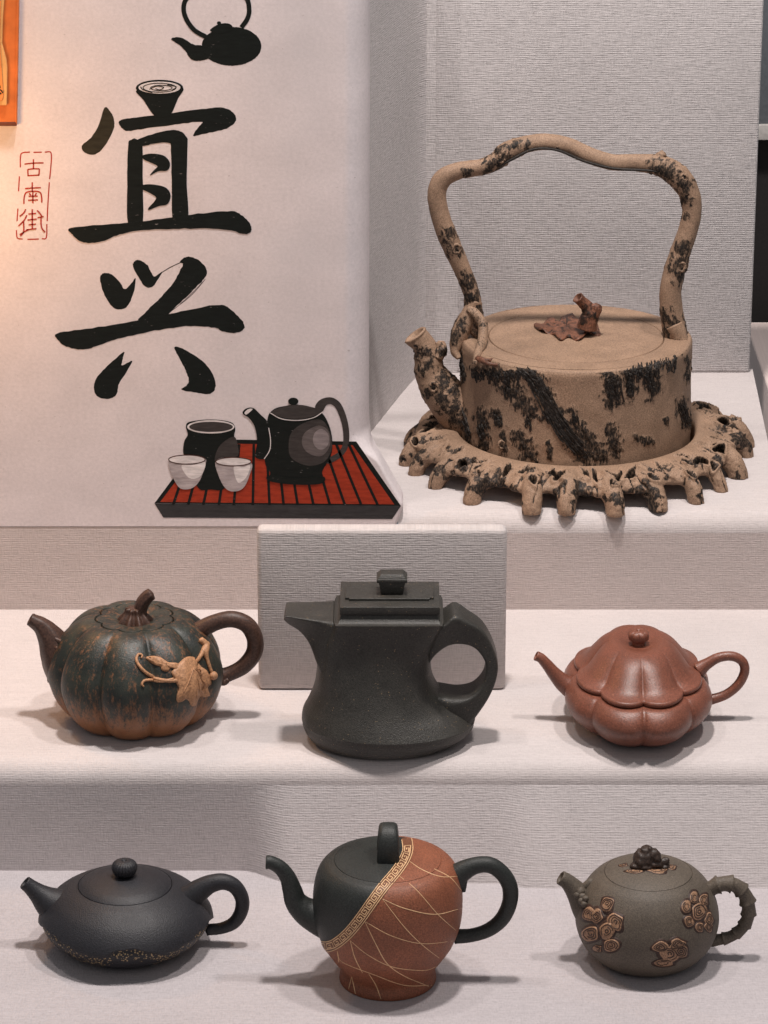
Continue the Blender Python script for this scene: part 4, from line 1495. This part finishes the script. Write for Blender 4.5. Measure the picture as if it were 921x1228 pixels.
def lip_y(x):
    """picture height of the lower edge of the overhanging wave"""
    pts = [(40, 1100), (50, 1112), (62, 1122), (78, 1134), (95, 1144), (112, 1149), (126, 1147), (142, 1141.5), (160, 1139.5), (178, 1143), (194, 1146), (210, 1142), (226, 1131), (242, 1117), (256, 1102), (270, 1096)]
    for a, b in zip(pts, pts[1:]):
        if a[0] <= x <= b[0]:
            return a[1] + (b[1] - a[1]) * smooth(a[0], b[0], x)
    return 1098


m5 = b5.lathe([(0, 1133.5), (50, 1133), (62, 1132.5), (78, 1127), (93, 1117.5), (102, 1107), (104.5, 1099.5), (99, 1088.5), (87, 1076.5), (71, 1067), (56.4, 1060.8)], 400, 14)
V5, g5 = [], []
for v in m5[0]:
    q = b5.px(Vector((v.x, -abs(v.y), v.z)))
    d = q[1] - lip_y(q[0])
    rad = Vector((v.x, v.y, 0))
    if rad.length > 30 and v.z < b5.P(152, 1092).z:
        s = smooth(-1.2, 1.6, d)
        v = v - rad.normalized() * (s * 4.5)
        g5.append(max(0.0, min(1.0, s * (1 - abs(d - 5) / 11))))
    else:
        g5.append(0.0)
    V5.append(v)
ex5 = b5.lathe([(56.4, 1060.8), (55.9, 1061.4), (55.8, 1067)], 400, 1, raw=True)
mm = merge((V5, m5[1]), ex5)
b5.add('body', mm, BLK, attrs={'gold': g5 + [0.0] * len(ex5[0])})
ml = b5.lathe([(55.4, 1066), (55.5, 1061.0), (55.0, 1060.3), (40, 1055.2), (25, 1051.6), (12, 1050.0), (0, 1049.8)], 160, 1, raw=True)
lid5 = b5.add('lid', ml, BLK, attrs={'gold': [0.0] * len(ml[0])}, sharp=50)


def flute(v, a, r):
    g = 1 - 0.07 * smooth(2, 9, r) * (1 - abs(math.sin(a * 11)) ** 0.7)
    return Vector((v.x * g, v.y * g, v.z))


kn = b5.lathe([(9, 1052), (8, 1050), (12.5, 1047), (15.5, 1041), (14, 1035.5), (9, 1032.3), (4, 1031.6), (2, 1033), (0, 1034)], 176, 6, flute)
b5.add('knob', kn, BLK, lid5, attrs={'gold': [0.0] * len(kn[0])})
tb = tube_mesh(b5.path([(92, 1098, 66), (74, 1091, 54), (58, 1081, 38), (46, 1071.5, 25), (37, 1064, 19), (30, 1058.5, 17)]), 36, 8, open_end=True)
b5.add('spout', tb, BLK, attrs={'gold': [0.0] * len(tb[0])})
tb = tube_mesh(b5.path([(226, 1078, 34), (240, 1067, 27), (254, 1059.5, 22), (269, 1057.5, 19.5), (282, 1063.5, 18), (290, 1077, 17), (289.5, 1092, 16.5), (281, 1106, 15.5), (266, 1113, 14), (248, 1115, 14)]), 28, 8)
b5.add('handle', tb, BLK, attrs={'gold': [0.0] * len(tb[0])})

# ------------------------------------------------------------------ 6. two-tone teapot with a key-pattern sash
q6 = Pot('sash_teapot', 465, 1174, 0, 'black and brown teapot with a diagonal key-pattern band and thin gold lines')
BRC = (0.215, 0.072, 0.036)
TWO = mat_clay('brown_clay', BRC, 0.14, (0.36, 0.17, 0.09), -0.03, 0.52, 0.6, 900, spec=0.4)
DRK = mat_clay('black_green_clay', (0.0175, 0.020, 0.0185), 0.2, None, 0, 0.50, 0.6, 900, spec=0.4)
GOLD = mat_plain('gold_line', (0.66, 0.42, 0.23), 0.4, 0.15, 300)
BAND = mat_clay('tan_band_clay', (0.15, 0.060, 0.030), 0.12, None, 0, 0.5, 0.3)
BANDL = [(300 + x / 2.709, 960 + y / 2.709) for x, y in [(508, 125), (512, 160), (500, 195), (470, 238), (432, 282), (394, 333), (352, 392), (312, 438), (272, 468), (238, 474), (205, 462)]]
BD = cr(BANDL, 5)


def above_band(p):
    if p[1] < BD[0][1]:
        return p[0] < BD[0][0]
    if p[0] < BD[-1][0]:
        return p[1] < BD[-1][1]
    best, s = 1e9, 0
    for a, b in zip(BD, BD[1:]):
        d = seg_dist(p, a, b)
        if d < best:
            best = d
            s = (b[0] - a[0]) * (p[1] - a[1]) - (b[1] - a[1]) * (p[0] - a[0])
    return s > 0


bp = [(0, 1174), (50, 1173.5), (57, 1173.5), (58, 1169), (56, 1161), (59, 1154), (68, 1142), (79, 1126), (87, 1104), (89, 1082), (88, 1063), (83, 1045), (74, 1034.5), (63.5, 1030.5)]
m6 = q6.lathe(bp, 300, 12)
q6.bvh(m6)
ex6 = q6.lathe([(63.5, 1030.5), (62.4, 1031.4), (62, 1038)], 300, 1, raw=True)
mm = merge(m6, ex6)
o6 = q6.add('body', mm, TWO)
o6.data.materials.append(DRK)
lm = q6.lathe([(61.6, 1037), (61.7, 1031), (61.2, 1030), (40, 1026.8), (20, 1025.6), (0, 1025.4)], 300, 3, raw=False)
lid6 = q6.add('lid', lm, TWO, sharp=50)
lid6.data.materials.append(DRK)
for o in (o6, lid6):
    for pl_ in o.data.polygons:
        c = pl_.center / S
        q = q6.px(Vector((c.x, c.y, c.z)) if o is lid6 else Vector((c.x, -abs(c.y), c.z)))
        if above_band(q):
            pl_.material_index = 1
lidtree = BVHTree.FromPolygons([Vector(v) for v in merge(m6, lm)[0]], merge(m6, lm)[1])
q6.tree = lidtree
# the band: a raised strip with a key pattern lying on it
onb = q6.ribbon(BANDL, 13.5, 0.9)
bo = q6.add('band', onb, BAND, fix=True)
lens = [0]
for a, b in zip(BD, BD[1:]):
    lens.append(lens[-1] + math.hypot(b[0] - a[0], b[1] - a[1]))


def band_pt(s, t):
    s = max(0.01, min(lens[-1] - 0.01, s))
    for i in range(len(BD) - 1):
        if lens[i] <= s <= lens[i + 1]:
            a, b = BD[i], BD[i + 1]
            f = (s - lens[i]) / (lens[i + 1] - lens[i])
            L = lens[i + 1] - lens[i]
            tx, ty = (b[0] - a[0]) / L, (b[1] - a[1]) / L
            return (a[0] + (b[0] - a[0]) * f - ty * t, a[1] + (b[1] - a[1]) * f + tx * t)


def poly_ribbon(pot, pts, w, lift):
    """strip through picture points without smoothing the corners"""
    D = []
    for a, b in zip(pts, pts[1:]):
        n = max(2, int(math.hypot(b[0] - a[0], b[1] - a[1]) / 1.2))
        D += [(a[0] + (b[0] - a[0]) * i / n, a[1] + (b[1] - a[1]) * i / n) for i in range(n)]
    D.append(pts[-1])
    H_ = [pot.hit(*p) for p in D]
    H_ = [h for h in H_ if h[0] is not None]
    V = []
    m = len(H_)
    if m < 3:
        return [], []
    for i, (p, nr) in enumerate(H_):
        T = H_[min(i + 1, m - 1)][0] - H_[max(i - 1, 0)][0]
        sd = nr.cross(T.normalized()).normalized()
        V += [p + sd * w / 2 * pot.k + nr * (lift - 0.3), p + nr * lift, p - sd * w / 2 * pot.k + nr * (lift - 0.3)]
    return V, grid_faces(m, 3, False)


ks_ = []
s = 9.0
while s < lens[-1] - 14:
    u = 10.0
    key = [(0, -3.6), (0, 3.6), (u * 0.78, 3.6), (u * 0.78, -1.6), (u * 0.30, -1.6), (u * 0.30, 1.4), (u * 0.52, 1.4)]
    ks_.append(poly_ribbon(q6, [band_pt(s + a, b) for a, b in key], 1.25, 1.5))
    ks_.append(poly_ribbon(q6, [band_pt(s + a, b) for a, b in [(0, -3.6), (u, -3.6)]], 1.1, 1.5))
    s += u
for t in (-6.0, 6.0):
    ks_.append(poly_ribbon(q6, [band_pt(s_, t) for s_ in range(1, int(lens[-1]), 3)], 1.0, 1.35))
kp = q6.add('key_pattern', merge(*[k for k in ks_ if k[0]]), GOLD, bo)
kp['kind'] = 'stuff'
zq = lambda pts: [(300 + x / 2.709, 960 + y / 2.709) for x, y in pts]
for pts in ([(478, 240), (540, 290), (610, 370), (668, 422)], [(516, 196), (560, 225), (620, 247), (684, 246)], [(598, 222), (650, 250), (686, 292)], [(430, 320), (500, 350), (600, 370), (686, 350)],
            [(430, 320), (500, 410), (560, 470), (625, 520)], [(374, 394), (460, 440), (560, 465), (676, 454)], [(372, 392), (410, 470), (445, 530), (500, 570), (580, 604)],
            [(325, 455), (380, 500), (460, 540), (560, 552), (604, 540)], [(325, 455), (340, 510), (365, 560)], [(283, 490), (300, 525), (400, 565), (500, 600), (590, 600)], [(283, 488), (288, 525)],
            [(385, 562), (408, 600), (425, 645)], [(330, 572), (320, 612)], [(330, 572), (336, 600), (342, 628)]):
    rb_ = q6.ribbon(zq(pts), random.uniform(0.9, 1.7), 0.3, taper=True)
    if rb_[0]:
        q6.add('gold_line', rb_, GOLD)
# arch knob seen edge-on
z0 = q6.P(465, 1026).z
P = []
for i in range(13):
    a = math.pi * i / 12
    yy, zz_ = -15 * math.cos(a), z0 + 24 * math.sin(a) ** 0.75
    P.append((1.0, yy * 1.15, zz_ - 2, 8.0))
V, Fc = [], []
sec = []
bm_rows = []
for i in range(25):
    a = math.pi * i / 24
    oy, oz = -23 * math.cos(a) * (1 if abs(math.cos(a)) < 0.9 else 1), 41 * math.sin(a) ** 0.55
    iy, iz = -10 * math.cos(a), 25 * math.sin(a) ** 0.7
    hw = 13.2 - 2.6 * math.sin(a)
    nsec = 20
    for j in range(nsec):
        b = 2 * math.pi * j / nsec
        u = math.copysign(abs(math.cos(b)) ** 0.5, math.cos(b))
        w_ = math.copysign(abs(math.sin(b)) ** 0.5, math.sin(b))
        V.append(Vector((0.5 + hw * w_, (oy + iy) / 2 + (oy - iy) / 2 * u, z0 - 0.5 + (oz + iz) / 2 + (oz - iz) / 2 * u)))
q6.add('knob', (V, grid_faces(25, 20, True)), DRK, lid6)
q6.add('spout', tube_mesh(q6.path([(398, 1102, 58), (380, 1098, 44), (366, 1092, 34), (355, 1081, 27), (350, 1066, 23), (345, 1052, 19.5), (336, 1040.5, 17.5), (325, 1034.5, 16.5), (319.5, 1034, 16.5)]), 32, 8, open_end=True), DRK)
q6.add('handle', tube_mesh(q6.path([(542, 1056, 34), (553, 1046, 26), (570, 1038, 20.5), (588, 1037.5, 19.5), (603, 1048, 19), (611.5, 1064, 19), (611, 1083, 18.5), (602, 1102, 18), (586, 1115, 17), (566, 1121.5, 16.5), (545, 1123, 18)]), 28, 8), DRK)
q6.add('handle_plug', tube_mesh(q6.path([(553, 1046, 17, 4), (555.5, 1058, 10, 4), (556, 1069, 5, 4)]), 16, 6), DRK)

# ------------------------------------------------------------------ 7. grey-brown teapot with swirled blossoms
g7 = Pot('blossom_teapot', 774.5, 1149, 0, 'grey-brown round teapot with swirled blossom inlays and a ridged handle')
GRY = mat_clay('grey_brown_clay', (0.088, 0.070, 0.053), 0.14, (0.20, 0.15, 0.10), -0.06, 0.58, 0.55, 1000)
DBR = mat_clay('dark_inlay_clay', (0.034, 0.016, 0.011), 0.2, None, 0, 0.55, 0.4)
TANI = mat_clay('tan_inlay_clay', (0.255, 0.145, 0.085), 0.2, None, 0, 0.55, 0.4)
m7 = g7.lathe([(0, 1149), (40, 1148.5), (47, 1148.5), (62, 1142), (77, 1127), (85, 1107), (84.5, 1088), (77, 1068), (65, 1053.5), (52.5, 1045.5)], 240, 10)
ex7 = g7.lathe([(52.5, 1045.5), (51.4, 1046.4), (51, 1052)], 240, 1, raw=True)
g7.add('body', merge(m7, ex7), GRY)
lm7 = g7.lathe([(51.0, 1051), (51.1, 1046.2), (50.5, 1045.0), (38, 1040.8), (22, 1037.6), (0, 1036.4)], 160, 3)
lid7 = g7.add('lid', lm7, GRY, sharp=50)
g7.bvh(merge(m7, lm7))
Z7 = lambda x, y: (620 + x / 3.06, 980 + y / 3.06)
random.seed(4)


def blossom(petals, parent=None):
    root_part = None
    allp, alll, swl = [], [], []
    for (x, y, rx, ry) in petals:
        ph, am, fr = random.uniform(0, 6.28), random.uniform(0.08, 0.24), random.choice((2, 3, 3, 4))
        cx_, cy_ = Z7(x, y)
        rx, ry = rx / 3.06, ry / 3.06
        def ring(f, n=26, off=0.0):
            return [(cx_ + rx * f * math.cos(a) * (1 + am * math.sin(fr * a + ph + f * 2)) + off, cy_ + ry * f * math.sin(a) * (1 + am * math.cos((fr - 1) * a + ph * 2 + f))) for a in [2 * math.pi * i / n for i in range(n)]]
        allp.append(g7.patch(ring(1.32), 0.2, 3))
        alll.append(g7.patch(ring(1.0), 0.42, 3))
        fs = (0.76, 0.48, 0.2) if min(rx, ry) > 6 else (0.72, 0.42)
        for f in fs:
            rg = ring(f, 18)
            gap = random.random() < 0.6
            k_ = random.randrange(18)
            rb = g7.ribbon((rg[k_:] + rg[:k_])[:random.randint(12, 17)] if gap else rg, (min(rx, ry) * 0.10 + 0.75) * random.uniform(0.75, 1.35), 0.85, closed=not gap)
            if rb[0]:
                swl.append(rb)
    o = g7.add('blossom', merge(*[p for p in allp if p[0]]), DBR, parent)
    g7.add('petals', merge(*[p for p in alll if p[0]]), TANI, parent or o)['kind'] = 'stuff'
    g7.add('swirl', merge(*swl), DBR, parent or o)['kind'] = 'stuff'
    return o


blossom([(264, 356, 24, 26), (332, 316, 25, 26), (293, 362, 22, 24), (362, 384, 28, 32), (270, 428, 30, 30), (330, 418, 28, 30), (346, 470, 28, 24), (296, 482, 15, 14)])
blossom([(622, 328, 17, 26), (650, 296, 17, 22), (686, 304, 16, 25), (668, 346, 27, 32), (632, 384, 18, 20), (704, 374, 15, 22), (670, 404, 14, 20), (703, 404, 15, 16)])
blossom([(526, 478, 26, 20), (590, 468, 30, 20), (560, 500, 34, 28), (602, 492, 25, 24), (540, 534, 34, 14)])
blossom([(430, 198, 26, 8), (516, 196, 34, 10), (392, 176, 14, 6), (566, 184, 18, 8)], lid7)
# handle like a jointed stalk
HPTS = [(838, 1078, 24), (849, 1068, 19), (864, 1060.5, 18), (880, 1061, 17), (892, 1071, 16.5), (897.5, 1086, 16), (896.5, 1101, 15), (889, 1114, 14), (876, 1123, 13.5), (860, 1127, 14), (846, 1127, 18)]


def ridges(q, t, a):
    u = (t * 10.5) % 1.0
    return 2.6 * (u ** 3) * smooth(0.1, 0.2, t) * (1 - smooth(0.88, 0.97, t)) * (1.0 + 0.4 * math.sin(a * 2))


g7.add('handle', tube_mesh(g7.path(HPTS), 26, 16, disp=ridges), GRY)
sp7 = g7.add('spout', tube_mesh(g7.path([(716, 1098, 52), (704, 1086, 40), (695, 1074, 30), (687, 1064, 23), (680, 1057, 19), (672.5, 1052.5, 17.5)]), 30, 8, open_end=True), GRY)
lump = lambda q: 1.1 * nz(q, 0.22)
g7.add('spout_ornament', merge(*[ball(g7.P(620 + x / 3.06, 980 + y / 3.06, w), r, 14, 10, lump) for x, y, r, w in ((232, 272, 5, 12), (222, 286, 4.5, 14), (240, 292, 4.5, 18), (236, 308, 4.2, 22), (246, 318, 4, 26), (252, 300, 4, 24))]), GRY, sp7)
g7.add('spout_collar', tube_mesh(g7.path([(702, 1064, 12), (708, 1058, 10), (712, 1056, 5)]), 12, 5), GRY, sp7)
# crouching beast as a knob
bz = lambda q: 1.3 * nz(q, 0.2, 3) + 0.5 * nz(q, 0.5)
parts = [(470, 150, 14, 0, (1.05, 1.0, 0.95)), (458, 162, 9, 6, (1, 1, 0.8)), (476, 128, 9.5, 0, (1, 1, 0.9)), (500, 140, 9, 4, (1, 0.9, 1)), (512, 150, 6, 7, (1, 1, 1)), (505, 170, 7, 7, (1.1, 1, 0.7)), (520, 172, 5, 8, (1.1, 1, 0.8)), (544, 164, 5.5, 3, (1, 1, 1.1)), (535, 180, 6, 5, (1.4, 1, 0.5)), (440, 178, 8, 6, (1.1, 1, 0.6)), (470, 182, 7, 9, (1.2, 1, 0.5)), (488, 120, 3, 5, (1, 1, 1.2)), (462, 124, 3, 4, (1, 1, 1.2))]
KNB = mat_clay('dark_knob_clay', (0.030, 0.018, 0.013), 0.3, None, 0, 0.45, 0.5)
kb7 = g7.add('knob', merge(*[ball(g7.P(620 + x / 3.06, 980 + y / 3.06, w), r * g7.k, 18, 12, bz, sc) for x, y, r, w, sc in parts]), KNB, lid7)
rm = kb7.modifiers.new('fuse', 'REMESH')
rm.mode, rm.voxel_size, rm.use_smooth_shade = 'VOXEL', 0.0006, True
